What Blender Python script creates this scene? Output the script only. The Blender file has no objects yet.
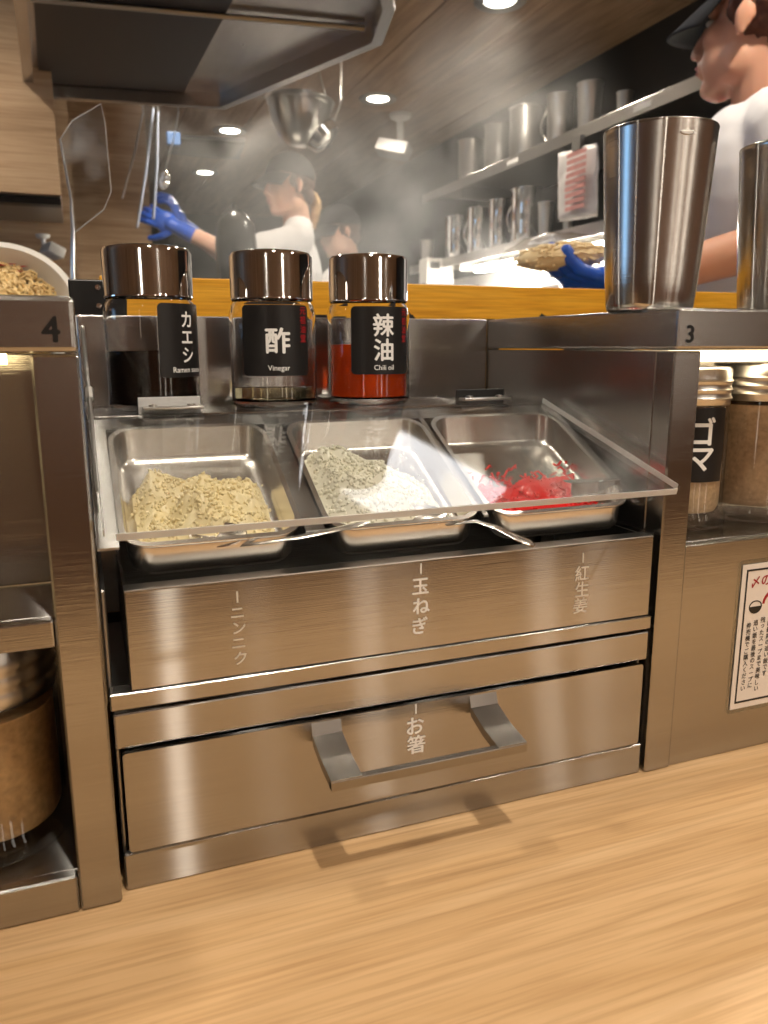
import bpy, bmesh, math, random
from mathutils import Vector, Matrix, Euler, noise
R = math.radians
random.seed(7)
scene = bpy.context.scene
COL = scene.collection

# ------------------------------------------------------------------ camera
cam_d = bpy.data.cameras.new('camera'); cam = bpy.data.objects.new('camera', cam_d); COL.objects.link(cam)
yaw, pitch, roll, fpx = 0.36321, 0.20788, -0.00247, 788.5
fw = Vector((math.sin(yaw)*math.cos(pitch), math.cos(yaw)*math.cos(pitch), -math.sin(pitch)))
rt = Vector((math.cos(yaw), -math.sin(yaw), 0)); up = rt.cross(fw)
rt2 = rt*math.cos(roll)+up*math.sin(roll); up2 = up*math.cos(roll)-rt*math.sin(roll)
m = Matrix((rt2, up2, -fw)).transposed().to_4x4(); m.translation = Vector((-0.00238, -0.35595, 0.25669))
cam.matrix_world = m
cam_d.sensor_fit = 'HORIZONTAL'; cam_d.sensor_width = 36; cam_d.lens = fpx*36/768
cam_d.clip_start = 0.01; cam_d.clip_end = 50
cam_d.dof.use_dof = True; cam_d.dof.focus_distance = 0.46; cam_d.dof.aperture_fstop = 18.0
scene.camera = cam

# ------------------------------------------------------------------ world, exposure
w = bpy.data.worlds.new('world'); scene.world = w; w.use_nodes = True
w.node_tree.nodes['Background'].inputs[0].default_value = (1.0, .82, .62, 1)
w.node_tree.nodes['Background'].inputs[1].default_value = 0.10
scene.view_settings.view_transform = 'Standard'; scene.view_settings.look = 'None'
scene.view_settings.exposure = -0.12; scene.view_settings.gamma = 1.0
scene.view_settings.use_curve_mapping = False

ZC = 1.25          # ceiling height above the counter top
ZF = -0.95         # floor
WARM = (1.0, .89, .74)
def spot(loc, power, angle=150, color=WARM, size=.03, blend=.6, target=None):
    l = bpy.data.lights.new('downlight_or_fill', 'SPOT'); l.energy = power; l.color = color
    l.spot_size = R(angle); l.spot_blend = blend; l.shadow_soft_size = size
    o = bpy.data.objects.new('downlight_or_fill', l); COL.objects.link(o); o.location = loc
    if target: o.rotation_euler = (Vector(target)-Vector(loc)).to_track_quat('-Z', 'Y').to_euler()
    return o
# customer side downlights (the first casts the drawer handle's shadow)
spot((.12, -.43, ZC-.02), 30, 120, size=.020)
spot((-.10, .24, ZC-.02), 13, 110, size=.025)
for p, e in (((.62, -1.02), 15), ((1.12, -1.0), 15), ((-.45, -.95), 10), ((1.05, -.3), 8)):
    spot((p[0], p[1], ZC-.02), e, 150, size=.04)
# kitchen downlights; the last three are added fill spots with no fixture
for p, e in (((1.2264, 2.9344), 24), ((.745, 3.6347), 24), ((1.2357, 1.9314), 24), ((.7703, 4.6006), 24), ((1.05, .50), 28), ((-.5, 1.0), 34), ((.45, 2.3), 30)):
    spot((p[0], p[1], ZC-.02), e, 150)

# ------------------------------------------------------------------ materials
def new_mat(name):
    mt = bpy.data.materials.new(name); mt.use_nodes = True
    nt = mt.node_tree; return mt, nt, nt.nodes['Principled BSDF']
def N(nt, t, **k):
    n = nt.nodes.new(t)
    for a, b in k.items(): setattr(n, a, b)
    return n
def simple(name, color, rough=.5, metal=0, trans=0, ior=1.45, emit=None, es=0, alpha=1, sub=0, noise_amt=0.0, noise_scale=20, coat=0):
    mt, nt, b = new_mat(name)
    b.inputs['Base Color'].default_value = (*color, 1); b.inputs['Roughness'].default_value = rough
    b.inputs['Metallic'].default_value = metal; b.inputs['Transmission Weight'].default_value = trans
    b.inputs['IOR'].default_value = ior; b.inputs['Alpha'].default_value = alpha
    b.inputs['Coat Weight'].default_value = coat
    if sub:
        b.inputs['Subsurface Weight'].default_value = sub; b.inputs['Subsurface Scale'].default_value = .01
    if emit: b.inputs['Emission Color'].default_value = (*emit, 1); b.inputs['Emission Strength'].default_value = es
    if noise_amt:
        tc = N(nt, 'ShaderNodeTexCoord'); nz = N(nt, 'ShaderNodeTexNoise'); nz.inputs['Scale'].default_value = noise_scale; nz.inputs['Detail'].default_value = 4
        mx = N(nt, 'ShaderNodeMix', data_type='RGBA'); mx.inputs[6].default_value = (*[c*(1-noise_amt) for c in color], 1); mx.inputs[7].default_value = (*[min(1, c*(1+noise_amt)) for c in color], 1)
        nt.links.new(tc.outputs['Object'], nz.inputs['Vector']); nt.links.new(nz.outputs['Fac'], mx.inputs[0]); nt.links.new(mx.outputs[2], b.inputs['Base Color'])
    return mt
def steel(name, color=(.455, .445, .43), rough=.17, tangent=(1, .12, 0), aniso=.94, grain=(4, 900, 900), bump=.014, radial=False, streak=.17, smudge=.03):
    mt, nt, b = new_mat(name)
    b.inputs['Metallic'].default_value = 1; b.inputs['Base Color'].default_value = (*color, 1)
    b.inputs['Anisotropic'].default_value = aniso
    tc = N(nt, 'ShaderNodeTexCoord'); mp = N(nt, 'ShaderNodeMapping'); mp.inputs['Scale'].default_value = grain
    nz = N(nt, 'ShaderNodeTexNoise'); nz.inputs['Scale'].default_value = 3; nz.inputs['Detail'].default_value = 3
    bp = N(nt, 'ShaderNodeBump'); bp.inputs['Strength'].default_value = bump*10; bp.inputs['Distance'].default_value = .0004
    n2 = N(nt, 'ShaderNodeTexNoise'); n2.inputs['Scale'].default_value = 14; n2.inputs['Detail'].default_value = 5
    mr = N(nt, 'ShaderNodeMapRange'); mr.inputs['To Min'].default_value = rough-smudge; mr.inputs['To Max'].default_value = rough+smudge
    L = nt.links.new
    L(tc.outputs['Object'], mp.inputs['Vector']); L(mp.outputs[0], nz.inputs['Vector']); L(nz.outputs['Fac'], bp.inputs['Height'])
    L(bp.outputs[0], b.inputs['Normal']); L(tc.outputs['Object'], n2.inputs['Vector']); L(n2.outputs['Fac'], mr.inputs[0]); L(mr.outputs[0], b.inputs['Roughness'])
    mx = N(nt, 'ShaderNodeMix', data_type='RGBA'); mx.inputs[6].default_value = (*[c*.86 for c in color], 1); mx.inputs[7].default_value = (*[min(1, c*1.1) for c in color], 1)
    L(nz.outputs['Fac'], mx.inputs[0]); L(mx.outputs[2], b.inputs['Base Color'])
    if radial:
        cx = N(nt, 'ShaderNodeTangent', direction_type='RADIAL', axis='Z')
    else:
        cx = N(nt, 'ShaderNodeCombineXYZ')
        for i in range(3): cx.inputs[i].default_value = tangent[i]
    L(cx.outputs[0], b.inputs['Tangent'])
    if streak:
            # brushed metal also scatters widely across its grain: a second, very elongated lobe
        g = N(nt, 'ShaderNodeBsdfAnisotropic'); g.inputs['Color'].default_value = (*color, 1); g.inputs['Roughness'].default_value = .34; g.inputs['Anisotropy'].default_value = .93
        L(cx.outputs[0], g.inputs['Tangent']); ms = N(nt, 'ShaderNodeMixShader'); ms.inputs[0].default_value = streak
        L(b.outputs[0], ms.inputs[1]); L(g.outputs[0], ms.inputs[2]); L(ms.outputs[0], nt.nodes['Material Output'].inputs[0])
    return mt
def wood(name, c1, c2, c3, axis='X', scale=1.0, rough=.4, bump=.1, coat=0):
    mt, nt, b = new_mat(name); L = nt.links.new
    tc = N(nt, 'ShaderNodeTexCoord'); mp = N(nt, 'ShaderNodeMapping')
    s = {'X': (1.2, 14, 14), 'Y': (14, 1.2, 14), 'Z': (14, 14, 1.2)}[axis]
    mp.inputs['Scale'].default_value = [v*scale for v in s]
    oi = N(nt, 'ShaderNodeObjectInfo'); ad = N(nt, 'ShaderNodeVectorMath', operation='ADD'); ml = N(nt, 'ShaderNodeMath', operation='MULTIPLY'); ml.inputs[1].default_value = 9
    L(oi.outputs['Random'], ml.inputs[0]); L(tc.outputs['Object'], ad.inputs[0]); L(ml.outputs[0], ad.inputs[1]); L(ad.outputs[0], mp.inputs['Vector'])
    n1 = N(nt, 'ShaderNodeTexNoise'); n1.inputs['Scale'].default_value = 1.6; n1.inputs['Detail'].default_value = 8; n1.inputs['Distortion'].default_value = 1.2
    mp2 = N(nt, 'ShaderNodeMapping'); mp2.inputs['Scale'].default_value = [v*scale*(9 if v > 2 else 3.5) for v in s]; L(ad.outputs[0], mp2.inputs['Vector'])
    n2 = N(nt, 'ShaderNodeTexNoise'); n2.inputs['Scale'].default_value = 2.2; n2.inputs['Detail'].default_value = 6; L(mp2.outputs[0], n2.inputs['Vector'])
    L(mp.outputs[0], n1.inputs['Vector'])
    r = N(nt, 'ShaderNodeValToRGB'); e = r.color_ramp.elements
    e[0].position = .30; e[0].color = (*c1, 1); e[1].position = .72; e[1].color = (*c3, 1); x = e.new(.5); x.color = (*c2, 1)
    L(n1.outputs['Fac'], r.inputs[0])
    mx = N(nt, 'ShaderNodeMix', data_type='RGBA', blend_type='MULTIPLY'); mx.inputs[0].default_value = .55
    r2 = N(nt, 'ShaderNodeValToRGB'); r2.color_ramp.elements[0].position = .3; r2.color_ramp.elements[0].color = (.6, .52, .45, 1); r2.color_ramp.elements[1].position = .6; r2.color_ramp.elements[1].color = (1, 1, 1, 1)
    L(n2.outputs['Fac'], r2.inputs[0]); L(r.outputs[0], mx.inputs[6]); L(r2.outputs[0], mx.inputs[7]); L(mx.outputs[2], b.inputs['Base Color'])
    bp = N(nt, 'ShaderNodeBump'); bp.inputs['Strength'].default_value = bump; bp.inputs['Distance'].default_value = .0006
    L(n2.outputs['Fac'], bp.inputs['Height']); L(bp.outputs[0], b.inputs['Normal'])
    b.inputs['Roughness'].default_value = rough; b.inputs['Specular IOR Level'].default_value = .3
    return mt

def thin(name, tint=(.97, .97, .97), rough=.02, ior=1.45, dust=0.0):
    """a thin clear sheet: straight transmission plus a fresnel reflection, light passes through it"""
    mt, nt, b = new_mat(name); nt.nodes.remove(b); L = nt.links.new; out = nt.nodes['Material Output']
    tr = N(nt, 'ShaderNodeBsdfTransparent'); tr.inputs[0].default_value = (*tint, 1)
    gl = N(nt, 'ShaderNodeBsdfGlossy'); gl.inputs['Roughness'].default_value = rough
    fr = N(nt, 'ShaderNodeFresnel')
    ge = N(nt, 'ShaderNodeNewGeometry'); mi = N(nt, 'ShaderNodeMix'); mi.inputs[2].default_value = ior; mi.inputs[3].default_value = 1/ior   # same reflectance on both faces of the sheet
    L(ge.outputs['Backfacing'], mi.inputs[0]); L(mi.outputs[0], fr.inputs['IOR'])
    mx = N(nt, 'ShaderNodeMixShader'); L(fr.outputs[0], mx.inputs[0]); L(tr.outputs[0], mx.inputs[1]); L(gl.outputs[0], mx.inputs[2])
    last = mx
    if dust:
        df = N(nt, 'ShaderNodeBsdfDiffuse'); df.inputs[0].default_value = (.8, .8, .8, 1); tc = N(nt, 'ShaderNodeTexCoord')
        nz = N(nt, 'ShaderNodeTexNoise'); nz.inputs['Scale'].default_value = 22; nz.inputs['Detail'].default_value = 8; L(tc.outputs['Object'], nz.inputs['Vector'])
        mr = N(nt, 'ShaderNodeMapRange'); mr.inputs['From Min'].default_value = .45; mr.inputs['From Max'].default_value = .8; mr.inputs['To Max'].default_value = dust; L(nz.outputs['Fac'], mr.inputs[0])
        m2 = N(nt, 'ShaderNodeMixShader'); L(mr.outputs[0], m2.inputs[0]); L(mx.outputs[0], m2.inputs[1]); L(df.outputs[0], m2.inputs[2]); last = m2
    L(last.outputs[0], out.inputs[0]); return mt
M = dict(
 steel=steel('brushed_steel'),
 steel_v=steel('brushed_steel_vertical_grain', (.55, .51, .47), .3, (0.02, .02, 1), .5, (400, 400, 3)),
 cup=steel('tumbler_steel', (.66, .64, .61), .17, radial=True, streak=.2, aniso=.9, grain=(1, 1, 300), smudge=.03),
 chrome=simple('polished_chrome', (.8, .79, .78), .06, 1),
 pan=simple('pan_steel', (.74, .71, .67), .26, 1),
 satin=simple('satin_steel', (.62, .6, .57), .28, 1),
 dull=simple('dull_steel', (.42, .41, .39), .38, 1),
 hood=steel('hood_steel', (.58, .55, .53), .26, tangent=(1, 0, 0), aniso=.9, grain=(40, 2, 40)),
 hood_dark=simple('hood_filter', (.035, .028, .026), .45),
 counter=wood('oak_counter', (.60, .37, .175), (.68, .44, .225), (.74, .50, .275), 'X', 1.5, .48, .3, 0),
 ceilw=wood('brown_wood_boards', (.24, .15, .085), (.34, .22, .13), (.43, .29, .18), 'Y', 1.0, .6),
 wallw=wood('pale_wood_panel', (.42, .28, .165), (.52, .36, .22), (.60, .43, .28), 'X', 1.0, .55),
 custw=wood('dark_wood_wall', (.20, .10, .06), (.27, .14, .085), (.34, .19, .115), 'Z', .8, .6),
 sign=wood('orange_stained_board', (.70, .31, .015), (.82, .40, .025), (.90, .48, .05), 'X', 2.5, .4),
 black=simple('black_plastic', (.012, .012, .012), .35),
 ink=simple('black_print', (.01, .01, .01), .4),
 whiteink=simple('white_print', (.85, .84, .82), .5),
 engr=simple('pale_print', (.72, .66, .58), .5),
 redink=simple('red_print', (.35, .01, .015), .5),
 darkwall=simple('black_wall', (.02, .019, .018), .6),
 floor=simple('dark_floor', (.07, .06, .055), .5, noise_amt=.2),
 glass=simple('clear_glass', (1, 1, 1), .01, trans=1, ior=1.3),
 edge=simple('frosted_acrylic_edge', (.80, .80, .79), .45, trans=.45, ior=1.45),
 acrylic=thin('clear_acrylic', (.955, .96, .955), .03, 1.40, dust=.07), jarglass=thin('jar_glass', (.97, .97, .96), .02, 1.5),
 lightglass=thin('thin_clear_plastic', (.93, .94, .94), .08, 1.3),
 soy=simple('dark_sauce', (.008, .004, .002), .08),
 vinegar=simple('pale_vinegar', (.93, .86, .58), .02, trans=1, ior=1.33),
 chili=simple('red_oil', (.85, .09, .01), .03, trans=.55, ior=1.4),
 label=simple('black_label', (.012, .011, .011), .35),
 garlic=simple('minced_garlic', (.90, .77, .47), .3, sub=.0, noise_amt=.12, noise_scale=120),
 onion=simple('chopped_onion', (.80, .77, .64), .3, sub=.0, noise_amt=.1, noise_scale=120),
 ginger=simple('red_pickled_ginger', (.78, .012, .012), .25, sub=.2),
 powder=simple('brown_powder', (.46, .28, .12), .9, noise_amt=.5, noise_scale=260),
 powder2=simple('coarse_brown_powder', (.42, .28, .17), .9, noise_amt=.5, noise_scale=330),
 sesame=simple('sesame_seed', (.55, .40, .25), .7, noise_amt=.55, noise_scale=420),
 paper=simple('paper', (.80, .74, .68), .6),
 skin=simple('skin', (.62, .32, .21), .5, sub=.15, noise_amt=.06, noise_scale=12),
 skin2=simple('pale_skin', (.72, .42, .30), .5, sub=.15, noise_amt=.06, noise_scale=12),
 tee=simple('white_cotton', (.78, .76, .76), .9, noise_amt=.04, noise_scale=40),
 capm=simple('black_cap_cloth', (.012, .012, .014), .85),
 trouser=simple('black_trousers', (.02, .02, .022), .9),
 hair=simple('brown_hair', (.10, .035, .018), .55, noise_amt=.6, noise_scale=90),
 blond=simple('blond_hair', (.55, .36, .18), .5, noise_amt=.4, noise_scale=90),
 glove=simple('blue_nitrile', (.012, .10, .60), .35),
 eye=simple('eye_white', (.75, .72, .68), .2), iris=simple('dark_iris', (.03, .015, .01), .2),
 lip=simple('lip_skin', (.55, .2, .16), .45),
 white=simple('white_plastic', (.8, .78, .74), .4),
 noodle=simple('fried_noodle', (.90, .60, .28), .5, noise_amt=.3, noise_scale=60),
 bag=thin('clear_bag_film', (.95, .94, .92), .15, 1.35),
 bulb=simple('lamp_glow', (1, 1, 1), .5, emit=(1, .92, .8), es=18),
 led=simple('led_strip_glow', (1, 1, 1), .5, emit=(1, .80, .50), es=6),
 tube=simple('kitchen_tube_glow', (1, 1, 1), .5, emit=(1, .95, .85), es=110),
 panel=simple('added_panel_glow', (1, 1, 1), .5, emit=(.97, .97, 1), es=4.2),
 blue_glow=simple('added_blue_glow', (.5, .6, .7), .5, emit=(.30, .60, 1.0), es=3.5),
strip_glow=simple('added_strip_glow', (.9, .85, .75), .6, emit=(1, .90, .76), es=3.8),
 greyp=simple('grey_plastic', (.30, .29, .28), .5),
 strap=simple('handle_steel', (.30, .285, .265), .26, 1),
 ledgold=simple('golden_led_glow', (1, 1, 1), .5, emit=(1, .74, .36), es=9), guard=thin('scuffed_guard_sheet', (.88, .90, .92), .06, 1.5, dust=.22),
 vent=simple('vent_grey', (.07, .065, .06), .6),
 tile=simple('white_wall_panel', (.75, .72, .66), .35),
 redpack=simple('faded_red_print', (.62, .30, .27), .7, noise_amt=.3, noise_scale=60),
 pink=simple('red_drink_can', (.6, .03, .04), .3),
)

# ------------------------------------------------------------------ geometry helpers
def world_loc(o):
    v = Vector((0, 0, 0))
    while o: v += o.location; o = o.parent
    return v
def obj(name, bm, mat, parent=None, smooth=False, auto=None, recalc=True):
    """bm holds coordinates in scene space; a child is stored relative to its parents"""
    if isinstance(bm, bmesh.types.BMesh):
        if recalc: bmesh.ops.recalc_face_normals(bm, faces=bm.faces[:])
        me = bpy.data.meshes.new(name); bm.to_mesh(me); bm.free()
    else: me = bm
    me.materials.clear()
    me.materials.append(mat)
    if parent: me.transform(Matrix.Translation(-world_loc(parent)))
    if smooth:
        me.polygons.foreach_set('use_smooth', [True]*len(me.polygons))
        if auto: me.set_sharp_from_angle(angle=R(auto))
    o = bpy.data.objects.new(name, me); COL.objects.link(o)
    if parent: o.parent = parent
    return o
def origin_to(o, loc):
    loc = Vector(loc); o.data.transform(Matrix.Translation(-loc)); o.location = loc; return o
def tag(o, label, cat=None, group=None, kind=None):
    if label: o['label'] = label
    if cat: o['category'] = cat
    if group: o['group'] = group
    if kind: o['kind'] = kind
    return o
def thing(name, label, cat, loc, group=None):
    o = bpy.data.objects.new(name, None); COL.objects.link(o); o.location = loc; o.empty_display_size = .02
    return tag(o, label, cat, group)
def struct(name, bm, mat, **k):
    o = obj(name, bm, mat, **k); o['kind'] = 'structure'; return o
def B(): return bmesh.new()
def box(bm, x0, x1, y0, y1, z0, z1, bev=0, seg=2, mtx=None):
    r = bmesh.ops.create_cube(bm, size=1)
    vs = r['verts']
    for v in vs: v.co = Vector(((x0+x1)/2+v.co.x*(x1-x0), (y0+y1)/2+v.co.y*(y1-y0), (z0+z1)/2+v.co.z*(z1-z0)))
    if bev:
        es = list({e for v in vs for e in v.link_edges})
        rr = bmesh.ops.bevel(bm, geom=es, offset=bev, segments=seg, affect='EDGES', profile=.5)
        vs = list({v for f in rr['faces'] for v in f.verts} | {v for v in vs if v.is_valid})
    if mtx:
        for v in vs: v.co = mtx @ v.co
    return vs
def lathe(bm, prof, c=(0, 0, 0), seg=48, mtx=None, closed=False):
    """prof: list of (radius, z); c: centre"""
    rings = []
    for r_, z in prof:
        if r_ < 1e-6: rings.append([bm.verts.new((c[0], c[1], c[2]+z))])
        else: rings.append([bm.verts.new((c[0]+r_*math.cos(2*math.pi*i/seg), c[1]+r_*math.sin(2*math.pi*i/seg), c[2]+z)) for i in range(seg)])
    pairs = list(zip(rings, rings[1:]))
    if closed: pairs.append((rings[-1], rings[0]))
    for a, b in pairs:
        for i in range(seg):
            j = (i+1) % seg
            if len(a) == 1 and len(b) == 1: continue
            if len(a) == 1: bm.faces.new((a[0], b[i], b[j]))
            elif len(b) == 1: bm.faces.new((a[i], a[j], b[0]))
            else: bm.faces.new((a[i], a[j], b[j], b[i]))
    if mtx:
        for rg in rings:
            for v in rg: v.co = mtx @ v.co
    return bm
def tube(bm, pts, rad, seg=8, caps=True, flat=1.0, upv=None):
    pts = [Vector(p) for p in pts]; n = len(pts); rings = []
    rads = rad if isinstance(rad, (list, tuple)) else [rad]*n
    for i, p in enumerate(pts):
        t = (pts[min(i+1, n-1)]-pts[max(i-1, 0)]).normalized()
        u = Vector(upv) if upv else (Vector((0, 0, 1)) if abs(t.z) < .9 else Vector((1, 0, 0)))
        a = t.cross(u).normalized(); b = a.cross(t).normalized()
        rings.append([bm.verts.new(p+a*math.cos(2*math.pi*k/seg)*rads[i]+b*math.sin(2*math.pi*k/seg)*rads[i]*flat) for k in range(seg)])
    for a, b in zip(rings, rings[1:]):
        for k in range(seg): bm.faces.new((a[k], a[(k+1) % seg], b[(k+1) % seg], b[k]))
    if caps: bm.faces.new(rings[0][::-1]); bm.faces.new(rings[-1])
    return bm
def ell(bm, c, r_, rot=None, sub=3):
    g = bmesh.ops.create_icosphere(bm, subdivisions=sub, radius=1)
    mt = Matrix.Translation(c) @ (rot.to_4x4() if rot else Matrix.Identity(4)) @ Matrix.Diagonal((*r_, 1))
    for v in g['verts']: v.co = mt @ v.co
    return g['verts']
def limb(bm, a, b, ra, rb, seg=16):
    """tapered closed capsule"""
    a, b = Vector(a), Vector(b); d = (b-a); L = d.length or 1e-6; q = d.to_track_quat('Z', 'Y').to_matrix().to_4x4()
    prof = []
    for i in range(5): t = math.pi/2*i/4; prof.append((ra*math.sin(t), -ra*math.cos(t)))
    for i in range(5): t = math.pi/2*i/4; prof.append((rb*math.cos(t), L+rb*math.sin(t)))
    prof[0] = (0, -ra); prof[-1] = (0, L+rb)
    lathe(bm, prof, seg=seg, mtx=Matrix.Translation(a) @ q)
def remesh(bm, voxel, smooth=6, factor=.5, disp=None):
    bmesh.ops.recalc_face_normals(bm, faces=bm.faces[:])
    me = bpy.data.meshes.new('tmp'); bm.to_mesh(me); bm.free()
    o = bpy.data.objects.new('tmp', me); COL.objects.link(o)
    r_ = o.modifiers.new('r', 'REMESH'); r_.mode = 'VOXEL'; r_.voxel_size = voxel
    s = o.modifiers.new('s', 'SMOOTH'); s.iterations = smooth; s.factor = factor
    dg = bpy.context.evaluated_depsgraph_get(); out = bpy.data.meshes.new_from_object(o.evaluated_get(dg))
    bpy.data.objects.remove(o); bpy.data.meshes.remove(me)
    if disp:
        n = len(out.vertices); co = [0.0]*(3*n); no = [0.0]*(3*n)
        out.vertices.foreach_get('co', co); out.vertex_normals.foreach_get('vector', no)
        for i in range(0, 3*n, 3):
            d = disp(Vector(co[i:i+3]), Vector(no[i:i+3])); co[i] += d[0]; co[i+1] += d[1]; co[i+2] += d[2]
        out.vertices.foreach_set('co', co); out.update()
    return out
def text_mesh(s, size, bold=0.0, extrude=.0002, width=1.0, shear=0):
    cu = bpy.data.curves.new('t', 'FONT'); cu.body = s; cu.size = 1;  cu.align_x = 'CENTER'; cu.align_y = 'CENTER'
    cu.resolution_u = 3; cu.extrude = 0; cu.shear = shear
    o = bpy.data.objects.new('t', cu); COL.objects.link(o)
    dg = bpy.context.evaluated_depsgraph_get(); me = bpy.data.meshes.new_from_object(o.evaluated_get(dg))
    bpy.data.objects.remove(o)
    # the centre comes from the real extent of the glyph
    xs = [v.co.x for v in me.vertices] or [0]; ys = [v.co.y for v in me.vertices] or [0]
    cx, cy = (min(xs)+max(xs))/2, (min(ys)+max(ys))/2
    me.transform(Matrix.Diagonal((size*width, size, size, 1)) @ Matrix.Translation((-cx, -cy, 0)))
    # heavier strokes: the glyph laid over itself with small shifts
    bm = B(); b_ = bold*size*.75
    for k, (dx, dy) in enumerate(((0, 0), (b_, 0), (-b_, 0), (0, b_*.8), (0, -b_*.8)) if bold else ((0, 0),)):
        m2 = me.copy(); m2.transform(Matrix.Translation((dx, dy, k*2e-6))); bm.from_mesh(m2); bpy.data.meshes.remove(m2)
    bpy.data.meshes.remove(me)
    return bm
def glyph_on_plane(parent, s, x, y, z, size, mat, bold=.02, width=1.0, shear=0, tilt=0):
    """a glyph standing on a plane that faces -y"""
    bm = text_mesh(s, size, bold, 0, width, shear)
    mt = Matrix.Translation((x, y-.00012, z)) @ Matrix.Rotation(tilt, 4, 'Y') @ Matrix.Rotation(R(90), 4, 'X')
    bm.transform(mt); return obj('lettering', bm, mat, parent)
def glyph_on_cyl(parent, s, c, r_, ang, z, size, mat, bold=.02, width=1.0):
    """ang: direction on the cylinder, 0 = towards -y, positive = towards +x"""
    bm = text_mesh(s, size, bold, 0, width)
    xs = [v.co.x for v in bm.verts] or [0]; x = math.floor(min(xs)/.0012)*.0012
    while x < max(xs):
        bmesh.ops.bisect_plane(bm, geom=bm.verts[:]+bm.edges[:]+bm.faces[:], plane_co=(x, 0, 0), plane_no=(1, 0, 0)); x += .0012
    bmesh.ops.triangulate(bm, faces=bm.faces[:])
    for v in bm.verts:
        a = ang+v.co.x/r_; h = v.co.y
        rz = r_+v.co.z; v.co = Vector((c[0]+rz*math.sin(a), c[1]-rz*math.cos(a), z+h))
    return obj('lettering', bm, mat, parent)
def cyl_patch(bm, c, r_, a0, a1, z0, z1, rad=.002, th=.0002, n=24):
    """rounded-corner label on a cylinder"""
    w_ = (a1-a0)*r_; h = z1-z0; out = []
    for (cx_, cz, st) in ((w_-rad, h-rad, 0), (rad, h-rad, 90), (rad, rad, 180), (w_-rad, rad, 270)):
        for k in range(5): t = R(st+90*k/4); out.append((cx_+rad*math.cos(t), cz+rad*math.sin(t)))
    # strips in x so the surface follows the cylinder
    xs = sorted({0, w_, *[w_*i/n for i in range(n+1)], *[rad*(1-math.cos(R(15*k))) for k in range(7)], *[w_-rad*(1-math.cos(R(15*k))) for k in range(7)]})
    cols = []
    for x in xs:
        d = max(0, rad-x, x-(w_-rad)); inset = rad-math.sqrt(max(0, rad*rad-d*d)) if d > 0 else 0
        a = a0+x/r_
        cols.append([bm.verts.new((c[0]+(r_+th)*math.sin(a), c[1]-(r_+th)*math.cos(a), z0+inset)), bm.verts.new((c[0]+(r_+th)*math.sin(a), c[1]-(r_+th)*math.cos(a), z1-inset))])
    for p, q_ in zip(cols, cols[1:]): bm.faces.new((p[0], q_[0], q_[1], p[1]))
    return bm
def slab(bm, pts, th_vec):
    """closed prism: polygon pts extruded along th_vec"""
    a = [bm.verts.new(p) for p in pts]; b = [bm.verts.new(Vector(p)+Vector(th_vec)) for p in pts]
    bm.faces.new(a); bm.faces.new(b[::-1]); n = len(a)
    for i in range(n): bm.faces.new((a[i], b[i], b[(i+1) % n], a[(i+1) % n]))
    return bm
def rrect(x0, x1, y0, y1, r_, n=5):
    o = []
    for cx_, cy, st in ((x1-r_, y1-r_, 0), (x0+r_, y1-r_, 90), (x0+r_, y0+r_, 180), (x1-r_, y0+r_, 270)):
        for k in range(n): t = R(st+90*k/(n-1)); o.append((cx_+r_*math.cos(t), cy+r_*math.sin(t)))
    return o

# ------------------------------------------------------------------ the room
bm = B(); box(bm, -2.2, 2.2, -1.5, 6.2, ZF-.05, ZF); struct('floor', bm, M['floor'])
bm = B(); box(bm, -2.2, 2.2, -1.5, 6.2, ZC+.02, ZC+.07); ceil = struct('ceiling', bm, M['darkwall'])
bw = .29
for i in range(14):
    for j, (y0, y1) in enumerate(((-1.45, 1.45+.3*(i % 2)), (1.453+.3*(i % 2), 3.9-.4*(i % 3)), (3.903-.4*(i % 3), 6.15))):
        bm = B(); x0 = -2.1+i*bw+.0; box(bm, x0+.002, x0+bw-.002, y0, y1-.002, ZC, ZC+.02, .0015, 1)
        origin = ((x0+bw/2), (y0+y1)/2, ZC)
        o = obj('plank', bm, M['ceilw'], ceil)
bm = B(); box(bm, 1.78, 1.83, -.1, 6.2, ZF, ZC+.02); struct('wall_right', bm, M['darkwall'])
bm = B(); box(bm, -2.2, 2.2, 6.1, 6.2, ZF, ZC+.02); struct('wall_back', bm, M['darkwall'])
bm = B(); box(bm, -2.2, 2.2, -1.5, -1.4, ZF, ZC+.02); wf = struct('wall_front', bm, M['darkwall'])
for i in range(14):
    bm = B(); x0 = -2.1+i*.3; box(bm, x0+.002, x0+.298, -1.4, -1.38, ZF+.02, ZC, .0015, 1); obj('panel', bm, M['custw'], wf)
bm = B(); box(bm, -2.2, -2.1, -1.5, 6.2, ZF, ZC+.02); struct('wall_left', bm, M['custw'])
bm = B(); box(bm, 2.1, 2.2, -1.5, -.1, ZF, ZC+.02); struct('wall_customer_right', bm, M['custw'])
bm = B(); box(bm, -2.1, -2.09, .55, .97, -.2, .95); wn = struct('blue_glow_panel_1', bm, M['blue_glow'])  # unseen blue glow, added to give cups and caps a cool stripe
bm = B()
for a in ((.51, .55, -.24, .99), (.97, 1.01, -.24, .99)): box(bm, -2.1, -2.07, a[0], a[1], a[2], a[3])
for a in ((-.24, -.2), (.95, .99)): box(bm, -2.1, -2.07, .55, .97, a[0], a[1])
obj('glow_panel_frame', bm, M['dull'], wn)

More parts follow.
